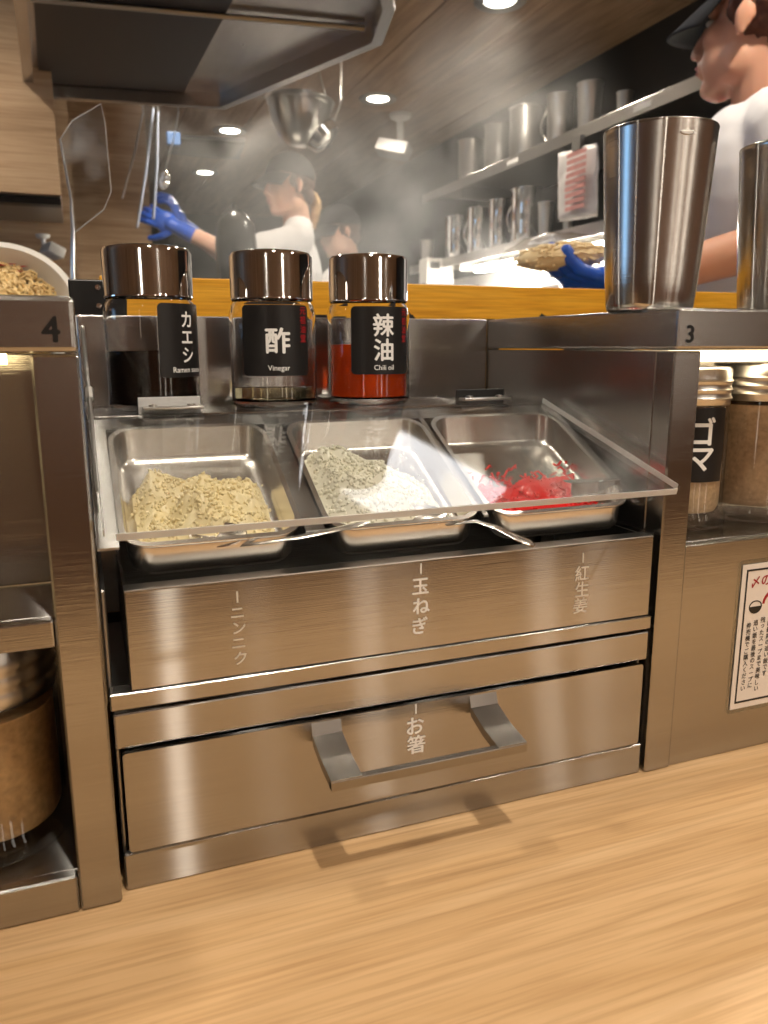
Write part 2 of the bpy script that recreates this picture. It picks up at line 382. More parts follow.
for k, (x, w_) in enumerate(((-.86, .08), (.33, .05), (.69, .09), (1.25, .09))):  # unseen light strips, added to lay bright stripes on the round steel
    t = thing('added_light_strip', ('added upright light strip on the wall behind the viewer, '+('far left', 'left of centre', 'right of centre', 'far right')[k]), 'lamp', (x, -1.38, .2))
    bm = B(); box(bm, x-w_/2, x+w_/2, -1.37, -1.33, .15, .95, .003); obj('glow_strip', bm, M['strip_glow'], t)
    bm = B(); box(bm, x-w_/2-.01, x+w_/2+.01, -1.38, -1.371, .13, .97); obj('back_plate', bm, M['black'], t)

# kitchen partition of pale wood on the left, behind the pass
bm = B(); box(bm, -2.1, .33, 3.3, 3.36, ZF, ZC); part_w = struct('wall_kitchen_back', bm, M['wallw'])
bm = B(); box(bm, 1.62, 1.78, .9, 3.6, .08, .55); 
o = struct('wall_splashback', bm, M['tile'])

# ------------------------------------------------------------------ counter
bm = B(); box(bm, -1.6, 1.7, -.43, .26, -.035, 0, .003, 2)
cn = obj('wood_counter', bm, M['counter']); tag(cn, 'light oak counter top in the foreground, running under the steel units', 'counter')
bm = B(); box(bm, -1.6, 1.7, -.05, .2, ZF, -.036); obj('counter_front', bm, M['custw'], cn)
bm = B(); box(bm, -1.6, 1.7, .262, .60, ZF, .10, .003)
pc = obj('kitchen_worktop', bm, M['dull']); tag(pc, 'steel kitchen worktop hidden behind the orange board', 'worktop')

# ------------------------------------------------------------------ left shelf unit (number 4)
S = M['steel']
u4 = thing('condiment_shelf', 'open steel condiment shelf marked 4, at the left edge, holding a jar', 'shelf', (-.15, .1, 0))
YL = -.007
def part(name, parent, x0, x1, y0, y1, z0, z1, mat=S, bev=.0006, seg=1):
    bm = B(); box(bm, x0, x1, y0, y1, z0, z1, bev, seg); return obj(name, bm, mat, parent)
part('post', u4, -.0203, -.0022, YL, .012, 0, .2535, bev=.001)
part('side_panel', u4, -.0045, -.0022, .0125, .215, 0, .2535)
part('cap_rail', u4, -.42, -.0022, YL-.001, .215, .2542, .2765, bev=.0022, seg=2)
part('shelf_rail', u4, -.42, -.0208, YL, .0, .1300, .1425, bev=.0012, seg=2)
part('shelf_board', u4, -.42, -.0050, .0005, .11, .1398, .1420)
part('bottom_rail', u4, -.42, -.0208, YL, .0, 0, .0190, bev=.001)
part('bottom_board', u4, -.42, -.0050, .0005, .11, .0155, .0178)
part('rear_panel', u4, -.42, -.0050, .054, .0565, .1425, .2535)
part('rear_panel', u4, -.42, -.0050, .105, .1075, .0178, .1392)
part('side_return', u4, -.42, -.405, .0, .2, 0, .2535)
bm = B(); box(bm, -.40, -.03, .004, .010, .2495, .2538); obj('led_strip', bm, M['ledgold'], u4)
o = glyph_on_plane(u4, '4', -.0118, YL-.0013, .2634, .0140, M['ink'], .03); tag(o, 'black numeral 4')

# ------------------------------------------------------------------ right shelf unit (number 3)
u3 = thing('condiment_shelf', 'steel condiment shelf marked 3 on the right, with lit jar niche and sign below', 'shelf', (.45, .1, 0))
XW = .3028
part('post', u3, XW, .3215, -.0015, .014, 0, .2535, bev=.001)
part('side_panel', u3, XW+.0006, XW+.0030, .0145, .215, 0, .2535, M['steel'])
part('cap_rail', u3, XW-.0003, .86, -.0025, .215, .2542, .2765, bev=.0018, seg=2)
part('front_panel', u3, .3220, .86, 0, .003, 0, .1415)
part('shelf_board', u3, .3062, .86, .0035, .10, .1405, .1428)
part('rear_panel', u3, .3062, .86, .10, .1025, .1428, .2535, M['pan'])
part('end_return', u3, .845, .86, .0, .2, 0, .2535)
bm = B(); box(bm, .325, .84, .020, .030, .2470, .2535); obj('led_strip', bm, M['led'], u3)
o = glyph_on_plane(u3, '3', .3112, -.0027, .2625, .0130, M['ink'], .03); tag(o, 'black numeral 3')

# ------------------------------------------------------------------ centre cabinet
W = .300
cb = thing('condiment_cabinet', 'central steel cabinet with a sloping clear lid over three food pans', 'cabinet', (.15, .1, 0))
part('base_rail', cb, 0, W, 0, .004, 0, .0195, bev=.0008)
part('middle_rail', cb, 0, W, 0, .006, .0740, .0917, bev=.0010, seg=2)
part('tray_ledge', cb, -.0008, W, -.001, .010, .0935, .1016, bev=.0006)
part('side_panel', cb, 0, .0020, .0065, .12, 0, .093, M['dull'])
part('side_panel', cb, W-.0022, W-.0002, .0065, .12, 0, .093, M['dull'])
part('inner_side', cb, -.0012, .0010, .0105, .120, .0935, .1480, M['dull'])
part('inner_side', cb, .2992, .3012, .0105, .120, .0935, .1480, M['dull'])
part('inner_floor', cb, 0, W, .005, .12, .0935, .0955, M['dull'])
part('rear_panel', cb, -.0018, XW, .215, .2175, .0, .2770, bev=.0008)
part('bottle_ledge', cb, -.0012, XW-.0005, .1245, .2145, .2150, .2175, bev=.0008)
part('ledge_riser', cb, -.0012, .3012, .1245, .1265, .10, .2148)
# tray front with folded top
tf = part('tray_front', cb, .0088, .2985, 0, .0012, .1020, .1495, bev=.0004)
bm = B(); box(bm, .0088, .2985, .0, .0105, .1483, .1499, .0005); obj('folded_edge', bm, M['satin'], tf)
bm = B(); box(bm, .0088, .0100, .0014, .10, .1020, .1482); obj('tray_side', bm, S, tf)
bm = B(); box(bm, .2973, .2985, .0014, .10, .1020, .1482); obj('tray_side', bm, S, tf)
def vtext(parent, s, x, y, ztop, zbot, size, mat, bold=.02, tick=True, **k):
    n = len(s); 
    if tick:
        bm = B(); box(bm, x-.0004, x+.0004, y-.0001, y, ztop, ztop+.0055); obj('lettering', bm, mat, parent)
        ztop -= .0012
    st = (ztop-zbot)/n
    for i, ch in enumerate(s): glyph_on_plane(parent, ch, x+(.0003 if i % 2 else -.0003), y, ztop-st*(i+.5), size, mat, bold, **k)
vtext(tf, 'ニンニク', .0590, -.0001, .1385, .1070, .0074, M['engr'], .012)
vtext(tf, '玉ねぎ', .1530, -.0001, .1425, .1095, .0098, M['whiteink'], .03)
vtext(tf, '紅生姜', .2510, -.0001, .1385, .1090, .0095, M['engr'], .02)
# drawer
dr = bpy.data.objects.new('drawer', None)
bm = B(); slab(bm, [(x, -.0015, z) for x, z in rrect(.0028, .2962, .0212, .0722, .0018)], (0, .0030, 0))
dr = obj('drawer', bm, S, cb)
bm = B(); box(bm, .006, .293, .002, .115, .024, .066); obj('drawer_box', bm, M['dull'], dr)
vtext(dr, 'お箸', .1500, -.0017, .0665, .0435, .0110, M['whiteink'], .03)
# handle: flat strap bent down and out
hd = B()
prof = [(-.0014, .0715), (-.0038, .0652), (-.0150, .0614), (-.0180, .0604), (-.035, .0577)]   # y,z of the top face
def strap(x0, x1, pr, th=.0050):
    a = []
    for y, z in pr: a.append([hd.verts.new((x0, y, z)), hd.verts.new((x1, y, z)), hd.verts.new((x1, y, z-th)), hd.verts.new((x0, y, z-th))])
    for p, q_ in zip(a, a[1:]):
        for k in range(4): hd.faces.new((p[k], p[(k+1) % 4], q_[(k+1) % 4], q_[k]))
    hd.faces.new(a[0][::-1]); hd.faces.new(a[-1])
strap(.0930, .1085, prof); strap(.1815, .1978, prof)
box(hd, .0930, .1978, -.0352, -.0310, .0522, .0574, .0006)
ho = obj('handle', hd, M['strap'], dr); tag(ho, 'shiny flat strap handle')
# lid: clear acrylic sheet
sl = math.atan(.2759); LM = Matrix.Translation((0, -.025, .1822)) @ Matrix.Rotation(sl, 4, 'X')
bm = B(); slab(bm, [LM @ Vector((x, y, 0)) for x, y in rrect(.0022, .2945, 0, .1515, .004)], LM.to_3x3() @ Vector((0, 0, -.0036)))
bmesh.ops.bevel(bm, geom=[e for e in bm.edges if abs(e.calc_face_angle(0)) > 1], offset=.0003, segments=1, affect='EDGES')
lid = obj('lid', bm, M['acrylic'], cb); tag(lid, 'clear acrylic sheet')
bm = B()
def lbox(x0, x1, y0, y1):
    slab(bm, [LM @ Vector(p) for p in ((x0, y0, -.0002), (x1, y0, -.0002), (x1, y1, -.0002), (x0, y1, -.0002))], LM.to_3x3() @ Vector((0, 0, -.0032)))
lbox(.0065, .2905, -.0006, -.0001); lbox(.2946, .2950, .0045, .147); lbox(.0017, .0021, .0045, .147)
e_ = obj('polished_edge', bm, M['edge'], lid); tag(e_, 'whitish cut edge')
for hx0, hx1, m_ in ((.0282, .0640, 'lightglass'), (.2335, .2700, 'black')):
    bm = B(); box(bm, hx0, hx1, .1275, .1287, .2176, .2275, .0004)
    h = obj('hinge', bm, M['edge' if m_ == 'lightglass' else 'black'], lid)
    bm = B(); box(bm, hx0+.002, hx1+.001, .118, .1295, .2205, .2224, .0006, mtx=None)
    for px_ in (hx0+.008, hx1-.006): lathe(bm, [(0, .0035), (.0024, .003), (.0026, .0022), (.0026, 0)], (px_, .1235, .2205), 12)
    obj('hinge_leaf', bm, M['satin'], h, smooth=True, auto=30)
part('lid_stop', cb, .262, .2965, .030, .040, .1600, .1780, M['chrome'])
bm = B(); tube(bm, [(.0015, .035, .19), (.0015, .10, .232), (.0015, .16, .268)], .0011, 8); tube(bm, [(.0015, .098, .229), (.0015, .102, .2345)], .0026, 8)
obj('lid_stay', bm, M['dull'], cb, smooth=True, auto=40)

# sloping deck round the pans
P0 = Vector((0, .0130, .1650)); P1 = Vector((0, .1060, .2115)); SL = math.atan2(P1.z-P0.z, P1.y-P0.y); LEN = (P1-P0).length
PM = Matrix.Translation(P0) @ Matrix.Rotation(SL, 4, 'X')
def pm(x, s, h): return PM @ Vector((x, s, 0))+Vector((0, 0, h))
bm = B(); 
for x0, x1, s0, s1 in ((-.001, .0088, .004, LEN+.012), (.0975, .1075, .004, LEN+.012), (.1975, .2005, .004, LEN+.012), (.2955, .3010, .004, LEN+.012), (.0088, .2955, LEN+.001, LEN+.012)):
    slab(bm, [pm(x0, s0, -.0006), pm(x1, s0, -.0006), pm(x1, s1, -.0006), pm(x0, s1, -.0006)], PM.to_3x3() @ Vector((0, 0, -.0015)))
obj('sloping_deck', bm, S, cb)

# ------------------------------------------------------------------ food pans
def make_pan(label, x0, x1):
    cx_ = (x0+x1)/2; t = thing('food_pan', label, 'food pan', (cx_, .06, .1585), 'three food pans under the clear lid')
    bm = B(); rings = []
    for ins, h, rad in ((0, .0002, .014), (0, .0012, .014), (.0028, .0012, .012), (.0032, -.0004, .012), (.0045, -.0135, .011), (.0065, -.0162, .009), (.013, -.0170, .007)):
        rings.append([bm.verts.new(pm(x, y, h)) for x, y in rrect(x0+ins, x1-ins, ins, LEN-ins, rad, 7)])
    for a, b in zip(rings, rings[1:]):
        for i in range(len(a)): bm.faces.new((a[i], a[(i+1) % len(a)], b[(i+1) % len(a)], b[i]))
    bm.faces.new(rings[-1])
    rim = obj('tray', bm, M['pan'], t, smooth=True, auto=50)
    sol = rim.modifiers.new('thickness', 'SOLIDIFY'); sol.thickness = .0007; sol.offset = -1
    return t
PX = [(.0090, .0968), (.1082, .1968), (.2010, .2945)]
make_pan('left food pan, heaped with yellowish minced garlic', *PX[0])
make_pan('middle food pan of white chopped onion', *PX[1])
make_pan('right food pan with bright red pickled ginger', *PX[2])
def heap(name, mat, x0, x1, s0, s1, height, n, size, label, cat, seed, shape):
    """a mound over the pan floor with chopped bits bedded in it: one thing nobody could count"""
    random.seed(seed); bm = B(); G = 46; vs = {}
    def hgt(u, v):
        e = min(u, 1-u, v, 1-v)*6; e = max(0, min(1, e)); e = e*e*(3-2*e)
        p = Vector((u*3.1+seed, v*3.1, seed*.7))
        f = shape(u, v)*(0.75+.8*noise.noise(p*1.0)+.30*noise.noise(p*2.6)+.10*noise.noise(p*7)+.05*noise.noise(p*18))
        return max(-.0004, f*height*e)
    for i in range(G+1):
        for j in range(G+1):
            u, v = i/G, j/G; vs[i, j] = bm.verts.new(pm(x0+(x1-x0)*u, s0+(s1-s0)*v, -.0174+hgt(u, v)))
    for i in range(G):
        for j in range(G):
            q4 = (vs[i, j], vs[i+1, j], vs[i+1, j+1], vs[i, j+1])
            if max(hgt(a/G, b/G) for a, b in ((i, j), (i+1, j), (i+1, j+1), (i, j+1))) > .0006: bm.faces.new(q4)
    bmesh.ops.delete(bm, geom=[v for v in bm.verts if not v.link_faces], context='VERTS')
    k = 0; tries = 0
    while k < n and tries < n*20:
        tries += 1; u, v = random.random(), random.random(); h = hgt(u, v)
        if h < height*.10 and random.random() < .93: continue
        k += 1; sz = size*random.uniform(.5, 1.2)
        mt = Matrix.Translation(pm(x0+(x1-x0)*u, s0+(s1-s0)*v, -.0170+h)) @ Euler([random.uniform(0, 6) for _ in range(3)]).to_matrix().to_4x4() @ Matrix.Diagonal((sz, sz*.75, sz*.5, 1))
        g = bmesh.ops.create_icosphere(bm, subdivisions=1, radius=1)
        for w_ in g['verts']: w_.co = mt @ (w_.co*random.uniform(.75, 1.2))
    o = obj(name, bm, mat, smooth=True, recalc=False); origin_to(o, pm((x0+x1)/2, (s0+s1)/2, -.022))
    return tag(o, label, cat, kind='stuff')
heap('minced_garlic', M['garlic'], .0168, .0890, .011, .072, .020, 1100, .0014, 'yellowish mound of minced garlic in the left pan', 'garlic', 3, lambda u, v: 1.1-.6*abs(v-.45)*1.6-.2*(u > .8))
heap('chopped_onion', M['onion'], .1160, .1890, .011, .096, .017, 1200, .0017, 'white chopped onion spread across the middle pan', 'onion', 5, lambda u, v: max(.0, 1.15-2.2*max(0, u-.30)*v-.4*v))
heap('ginger_mound', M['ginger'], .2085, .2870, .011, .056, .011, 60, .0012, 'low red heap of pickled ginger under the shreds', 'ginger', 9, lambda u, v: max(0, 1.1-.5*v))
# ginger shreds
random.seed(11); bm = B()
for k in range(420):
    u, v = random.random(), random.random()**1.6
    if v > .62 and random.random() < .75: continue
    x = .210+u*.076; s = .009+v*.058; h = -.0150+random.random()*.0085*(1-v*.5)
    a = random.uniform(0, math.pi); L_ = random.uniform(.004, .0085); pts = []
    for i in range(4):
        t = i/3-.5; pts.append(pm(min(.287, max(.208, x+math.cos(a)*L_*t)), max(.008, s+math.sin(a)*L_*t), h+.0012*math.sin(i*1.7+k)))
    tube(bm, pts, .00085, 5, flat=.7)
gi = obj('pickled_ginger', bm, M['ginger'], smooth=True); origin_to(gi, pm(.247, .04, -.021)); tag(gi, 'bright red pickled ginger shreds at the front of the right pan', 'ginger', kind='stuff')

# spoons
def spoon(label, pts, rad, flat, bowl_c, bowl_rot):
    t = thing('serving_spoon', label, 'spoon', bowl_c)
    bm = B(); tube(bm, pts, rad, 12, flat=flat); obj('handle', bm, M['pan'], t, smooth=True, auto=60)
    bm = B(); prof = [(0, -.0035), (.5, -.003), (.8, -.0015), (1, 0), (.97, .0004), (.76, -.0010), (.45, -.0024), (0, -.0029)]
    lathe(bm, [(a*.0095, b*1.3) for a, b in prof], seg=24, mtx=Matrix.Translation(bowl_c) @ bowl_rot.to_4x4() @ Matrix.Diagonal((1.5, 1, 1, 1)))
    obj('bowl', bm, M['pan'], t, smooth=True, auto=60); return t
spoon('steel spoon lying low across the left and middle pans, under the lid edge',
      [(0.0635, 0.018, 0.1613), (0.0737, 0.01, 0.1637), (0.0921, 0.008, 0.1655), (0.11, 0.008, 0.1675), (0.1238, 0.01, 0.1689), (0.1293, 0.012, 0.1691)], [.0016, .0020, .0026, .0032, .0032, .0014], .35, pm(.055, .012, -.0040), Euler((SL, 0, R(-20))).to_matrix())
spoon('steel spoon with its curved handle hanging over the tray front, right of centre',
      [(0.175, 0.016, 0.1629), (0.188, 0.009, 0.1655), (0.1974, 0.004, 0.1625), (0.2056, -0.003, 0.1579), (0.2118, -0.007, 0.155), (0.2136, -0.009, 0.1537)], [.0018, .0026, .0034, .0042, .0046, .0026], .3, pm(.164, .014, -.0045), Euler((SL, 0, R(-30))).to_matrix())

# ------------------------------------------------------------------ seasoning bottles
def bottle(label, cx_, cy, liquid, lev, capr, lab):
    z0 = .2177; t = thing('seasoning_bottle', label, 'bottle', (cx_, cy, z0), 'seasoning bottles on the steel ledge')
    r_ = .0280; c = (cx_, cy, z0)
    bm = B(); lathe(bm, [(0, 0), (r_-.003, 0), (r_-.0008, .0010), (r_, .0035), (r_, .060), (r_-.0012, .0645), (capr-.002, .067), (capr-.002, .072),
                         (capr-.0034, .072), (capr-.0034, .066), (r_-.0028, .0635), (r_-.0017, .059), (r_-.0017, .0055), (r_-.004, .0042), (0, .0042)], c, 64)
    obj('glass', bm, M['glass'], t, smooth=True, auto=50)
    bm = B(); rl = r_-.0020; lathe(bm, [(0, .0046), (rl-.002, .0046), (rl, .0060), (rl, lev-.0004), (rl-.0006, lev), (0, lev)], c, 64)
    obj('liquid', bm, liquid, t, smooth=True, auto=50)
    bm = B(); lathe(bm, [(capr-.0010, .0672), (capr, .0680), (capr, .0690), (capr-.0003, .0694), (capr-.0003, .0945), (capr-.0018, .0968), (capr-.0045, .0976), (0, .0982)], c, 64)
    cp = obj('cap', bm, M['chrome'], t, smooth=True, auto=40); tag(cp, 'mirror chrome cap')
    a0, a1, la, txt, sub_, red = lab
    bm = B(); cyl_patch(bm, c, r_, a0, a1, z0+.0205, z0+.0640, .003); lb = obj('label', bm, M['label'], t, smooth=True); tag(lb, 'glossy black paper label with white characters')
    rr_ = r_+.0006
    n = len(txt)
    sz = .0165 if n == 1 else (.0165 if n == 2 else .0118)
    z_hi = z0+.0600; z_lo = z0+.0285
    if n == 1: z_hi, z_lo = z0+.0505, z0+.0340
    for i, ch in enumerate(txt):
        glyph_on_cyl(lb, ch, c, rr_, la, z_hi-(z_hi-z_lo)*(i+.5)/n, sz*(.92 if n > 1 else 1.0), M['whiteink'], .035)
    glyph_on_cyl(lb, sub_, c, rr_, la+(.01), z0+.0250, .0046, M['whiteink'], .01)
    if red:
        for i, ch in enumerate('元祖油堂'): glyph_on_cyl(lb, ch, c, rr_, red, z0+.0605-.0056*i, .0052, M['redink'], .02)
    return t
YB = .165
bottle('chrome-capped glass bottle of near-black ramen sauce, left of the three', .0412, YB, M['soy'], .0365, .0268, (.06, 1.35, .74, 'カエシ', 'Ramen sauce', None))
bottle('chrome-capped glass bottle of pale vinegar, nearly empty, middle of the three', .1180, YB, M['vinegar'], .0135, .0268, (-.95, .66, -.12, '酢', 'Vinegar', .50))
bottle('chrome-capped glass bottle of red chili oil, right of the three', .1845, YB, M['chili'], .0400, .0268, (-.76, .80, .02, '辣油', 'Chili oil', .62))

# ------------------------------------------------------------------ jars in the niches
def jar(label, cx_, cy, z0, r_, h, caph, fill, lev, lab=None):
    t = thing('spice_jar', label, 'jar', (cx_, cy, z0), 'spice jars in the shelf niches'); c = (cx_, cy, z0); hb = h-caph
    bm = B(); lathe(bm, [(0, .002), (r_*.6, .0005), (r_-.003, 0), (r_-.0006, .0012), (r_, .004), (r_-.0003, .010), (r_-.0022, .0125), (r_-.0022, hb-.006), (r_-.004, hb-.001), (r_-.004, hb),
                         (r_-.0058, hb), (r_-.0058, hb-.004), (r_-.0040, hb-.008), (r_-.0042, .014), (r_-.006, .0105), (0, .010)], c, 56)
    obj('glass', bm, M['jarglass'], t, smooth=True, auto=50)
    rl = r_-.0045; bm = B(); lathe(bm, [(0, .0106), (rl-.002, .0106), (rl, .0145), (rl, lev), (rl*.5, lev+.0012), (0, lev+.0004)], c, 48)
    obj('filling', bm, fill, t, smooth=True, auto=50)
    rc = r_-.0025; bm = B(); pr = [(rc-.001, hb), (rc, hb+.0006)]
    for k in range(3):
        zb = hb+.003+k*caph*.22; pr += [(rc, zb), (rc+.0010, zb+caph*.07), (rc, zb+caph*.14)]
    pr += [(rc, h-.0015), (rc-.0015, h), (0, h)]
    lathe(bm, pr, c, 56); obj('cap', bm, M['satin'], t, smooth=True, auto=60)
    if lab:
        a0, a1, z_0, z_1, s, la, sz = lab; bm = B(); cyl_patch(bm, c, r_-.0020, a0, a1, z0+z_0, z0+z_1, .001)
        lb = obj('label', bm, M['label'], t, smooth=True)
        for i, ch in enumerate(s): glyph_on_cyl(lb, ch, c, r_-.0014, la, z0+z_1-(z_1-z_0)*(.12+.76*(i+.5)/len(s)), sz, M['whiteink'], .035)
    return t
jar('squat jar of coarse brown powder in the lower niche of the left shelf', -.0590, .047, .0180, .0365, .110, .034, M['powder'], .070)
jar('slim sesame jar with white-on-black label, behind the post marked 3', .3560, .047, .1430, .0285, .1005, .0235, M['sesame'], .040, (-1.75, .32, .031, .0765, 'ゴマ', -.30, .0185))
jar('jar of brown powder under the lit strip, at the right edge beside the sesame jar', .4190, .050, .1430, .0330, .1020, .0235, M['powder2'], .0760, (-.12, 1.2, .020, .062, '', .6, .01))

# ------------------------------------------------------------------ tumblers
def tumbler(label, cx_, cy):
    t = thing('steel_tumbler', label, 'cup', (cx_, cy, .2766), 'steel tumblers on top of the shelf marked 3'); c = (cx_, cy, .2766)
    pr = [(0, .001), (.0240, .001), (.0250, 0), (.0262, .0008), (.0268, .004)]
    for i in range(1, 9): f = i/8; pr.append((.0268+.0066*f**.85, .004+f*.101))
    pr += [(.0338, .1072), (.0335, .1080), (.0328, .1074), (.0320, .103), (.0250, .006), (0, .005)]
    bm = B(); lathe(bm, [(a*.945, b*.93) for a, b in pr], (0, 0, 0), 72); o = obj('body', bm, M['cup'], smooth=True, auto=50); o.location = (0, 0, 0); o.parent = t
    bm = B(); ell(bm, (0, 0, 0), (.004, .0003, .0014)); 
    mt = Matrix.Rotation(-.22, 4, 'Z') @ Matrix.Translation((0, -.0315, .0925)); bm.transform(mt)
    o = obj('stamped_mark', bm, M['satin'], smooth=True); o.parent = t
    return t
tumbler('tall steel tumbler standing left on the shelf marked 3', .3208, .0450)
tumbler('second steel tumbler, cut by the right edge of the picture', .4240, .0450)

# ------------------------------------------------------------------ laminated sign
sg = thing('laminated_sign', 'white laminated notice with black border on the right front panel', 'sign', (.41, -.0005, .078))
bm = B(); slab(bm, [(x, -.0001, z) for x, z in rrect(.3640, .4560, .0270, .1280, .003)], (0, -.0003, 0)); obj('laminate', bm, M['lightglass'], sg)
bm = B(); box(bm, .3668, .4535, -.0008, -.0004, .0300, .1252); obj('sheet', bm, M['paper'], sg)
bm = B()
for a in ((.3700, .4503, .1208, .1220), (.3700, .4503, .0338, .0350), (.3700, .3712, .0350, .1208), (.4491, .4503, .0350, .1208)): box(bm, a[0], a[1], -.0010, -.0008, a[2], a[3])
obj('border', bm, M['ink'], sg)
for i, ch in enumerate('〆の追い飯'): glyph_on_plane(sg, ch, .3778+.0082*i, -.0009, .1135+.0004*i, .0082, M['redink'], .03)
for k, s in enumerate(('券売機でご購入ください', '追い飯を最後のスープに', '残ったスープまで美味しい', '〆に最高の追い飯です')):
    for i, ch in enumerate(s): glyph_on_plane(sg, ch, .3756+.0056*k, -.0009, .0855-.0042*i+.0012*k, .0040, M['ink'], .02)
def bowl_icon(x, z, s):
    bm = B(); pts = [(x+s*math.cos(R(a)), z+s*.9*math.sin(R(a))) for a in range(180, 361, 15)]
    slab(bm, [(p, -.0010, q_) for p, q_ in pts], (0, .0002, 0)); obj('bowl_icon', bm, M['ink'], sg)
    bm = B(); pts = [(x+s*math.cos(R(a)), z+s*.75*math.sin(R(a))) for a in range(0, 181, 15)]
    pts2 = [(x+s*.86*math.cos(R(a)), z+s*.62*math.sin(R(a))) for a in range(180, -1, -15)]
    for p, q_, r1, r2 in zip(pts, pts[1:], pts2[::-1], pts2[::-1][1:]): slab(bm, [(p[0], -.0010, p[1]), (q_[0], -.0010, q_[1]), (r2[0], -.0010, r2[1]), (r1[0], -.0010, r1[1])], (0, .0002, 0))
    obj('rice_icon', bm, M['ink'], sg)
bowl_icon(.3795, .0975, .0052); bowl_icon(.3950, .1000, .0045)
bm = B(); pts = []
for a in range(0, 91, 10): pts.append((.3935-.0085*math.cos(R(a)), .0985+.0085*math.sin(R(a))))
for a in range(90, -1, -10): pts.append((.3935-.0068*math.cos(R(a)), .0985+.0060*math.sin(R(a))))
slab(bm, [(p, -.0010, q_) for p, q_ in pts], (0, .0002, 0)); obj('arrow_icon', bm, M['redink'], sg)

# ------------------------------------------------------------------ orange name board
nb = thing('name_board', 'orange wooden board with black brushwork, behind the bottles', 'sign board', (.3, .40, .10))
bm = B(); box(bm, .0200, .90, .395, .413, .10, .3168, .001); obj('board', bm, M['sign'], nb)
for i, ch in enumerate('元祖油堂'): glyph_on_plane(nb, ch, .185+.165*i, .3947, .2185, .150, M['ink'], .05)
# black bracket at its left end
bk = thing('black_bracket', 'small black plastic bracket with two screws, left of the dark sauce bottle', 'bracket', (.006, .232, .27))
bm = B(); box(bm, -.005, .030, .226, .240, .277, .3005, .001); obj('plate', bm, M['black'], bk)
for zz in (.2835, .2955):
    bm = B(); lathe(bm, [(0, 0), (.0018, 0), (.0018, .001), (0, .0014)], seg=14, mtx=Matrix.Translation((.0135, .226, zz)) @ Matrix.Rotation(R(90), 4, 'X')); obj('screw', bm, M['chrome'], bk, smooth=True, auto=40)

# ------------------------------------------------------------------ things behind the left unit
# white basin tilted against the guard, filled with fried noodles
tb = Matrix.Translation((-.085, .71, .300)) @ Matrix.Rotation(R(62), 4, 'X')
nbw = thing('noodle_basin', 'white basin of golden fried noodles tilted up, at the left above the unit marked 4', 'basin', (-.085, .71, .24))
bm = B(); lathe(bm, [(0, -.050), (.055, -.048), (.075, -.02), (.084, 0), (.090, .001), (.090, .004), (.083, .004), (.072, -.018), (.052, -.044), (0, -.046)], seg=56, mtx=tb)
obj('basin', bm, M['white'], nbw, smooth=True, auto=50)
for k, (dx, dz) in enumerate(((-.018, .060), (-.006, .064), (.006, .066), (.018, .063), (.0, .056), (-.012, .054), (.012, .056))):
    bm = B(); box(bm, -.003, .003, -.004, .004, 0, .0006); bm.transform(tb @ Matrix.Translation((dx+.01, dz+.0, -.006)) @ Matrix.Rotation(R(-50), 4, 'X') @ Matrix.Rotation(k*.9, 4, 'Z')); obj('printed_mark', bm, M['redink'], nbw)
random.seed(3); bm = B()
for k in range(620):
    a, rr_ = random.uniform(0, 6.28), math.sqrt(random.random())*.066
    c = Vector((rr_*math.cos(a), rr_*math.sin(a)+.002, -.016+.030*(1-(rr_/.066)**2)))
    b0 = random.uniform(0, 6.28); pts = [tb @ (c+Vector((math.cos(b0+i*1.1)*.006, math.sin(b0+i*1.1)*.006, .002*math.sin(i*2+k)))) for i in range(5)]
    tube(bm, pts, .0017, 5)
o = obj('fried_noodles', bm, M['noodle'], smooth=True); origin_to(o, tb @ Vector((0, 0, -.03))); tag(o, 'golden fried noodles piled in the white basin', 'noodles', kind='stuff')

# clear acrylic splash guard with a metal upright
gd = thing('splash_guard', 'clear plastic splash guard on a thin metal upright, left of the bottles', 'guard', (.0, .72, .10))
bm = B(); slab(bm, [(-.003, .735, .500), (.012, .735, .522), (.046, .722, .541), (.049, .720, .520), (.050, .706, .440), (.040, .704, .418), (.006, .712, .392)], (.0006, .004, 0)); obj('clear_sheet', bm, M['guard'], gd)
bm = B(); tube(bm, [(-.003, .735, .500), (.012, .735, .522), (.046, .722, .541), (.049, .720, .520), (.050, .706, .440), (.040, .704, .418), (.006, .712, .392)], .0005, 6); obj('sheet_edge', bm, M['edge'], gd, smooth=True)
bm = B(); tube(bm, [(-.003, .735, .500), (.004, .722, .43), (.003, .712, .392), (-.001, .712, .345), (-.003, .712, .10)], [.0022, .0028, .0040, .0045, .0045], 8, flat=.6); obj('upright', bm, M['satin'], gd, smooth=True, auto=50)

# hanging cabinet on the left
hc = thing('wall_cabinet', 'pale wooden wall cabinet filling the upper left, above the noodle basin', 'cabinet', (-.6, 1.9, .55))
bm = B(); box(bm, -1.8, -.010, 1.60, 1.62, .5800, ZC, .001); obj('door', bm, M['wallw'], hc)
bm = B(); box(bm, -1.8, -.012, 1.622, 2.05, .5830, ZC, .001); obj('body', bm, M['dull'], hc)
bm = B(); box(bm, -1.8, -.012, 1.66, 1.70, .568, .5825); obj('grip_rail', bm, M['black'], hc)
bm = B(); box(bm, -1.9, .02, 2.06, 2.10, ZF, ZC); struct('wall_partition', bm, M['wallw'])
wc = thing('wall_camera', 'small white camera on a bracket on the wood wall, above the noodle basin', 'camera', (-.06, 1.98, .5))
bm = B(); lathe(bm, [(0, 0), (.018, 0), (.016, .008), (.006, .012), (.005, .03), (0, .03)], seg=20, mtx=Matrix.Translation((-.065, 2.0, .545)) @ Matrix.Rotation(R(180), 4, 'X')); obj('mount', bm, M['white'], wc, smooth=True, auto=40)
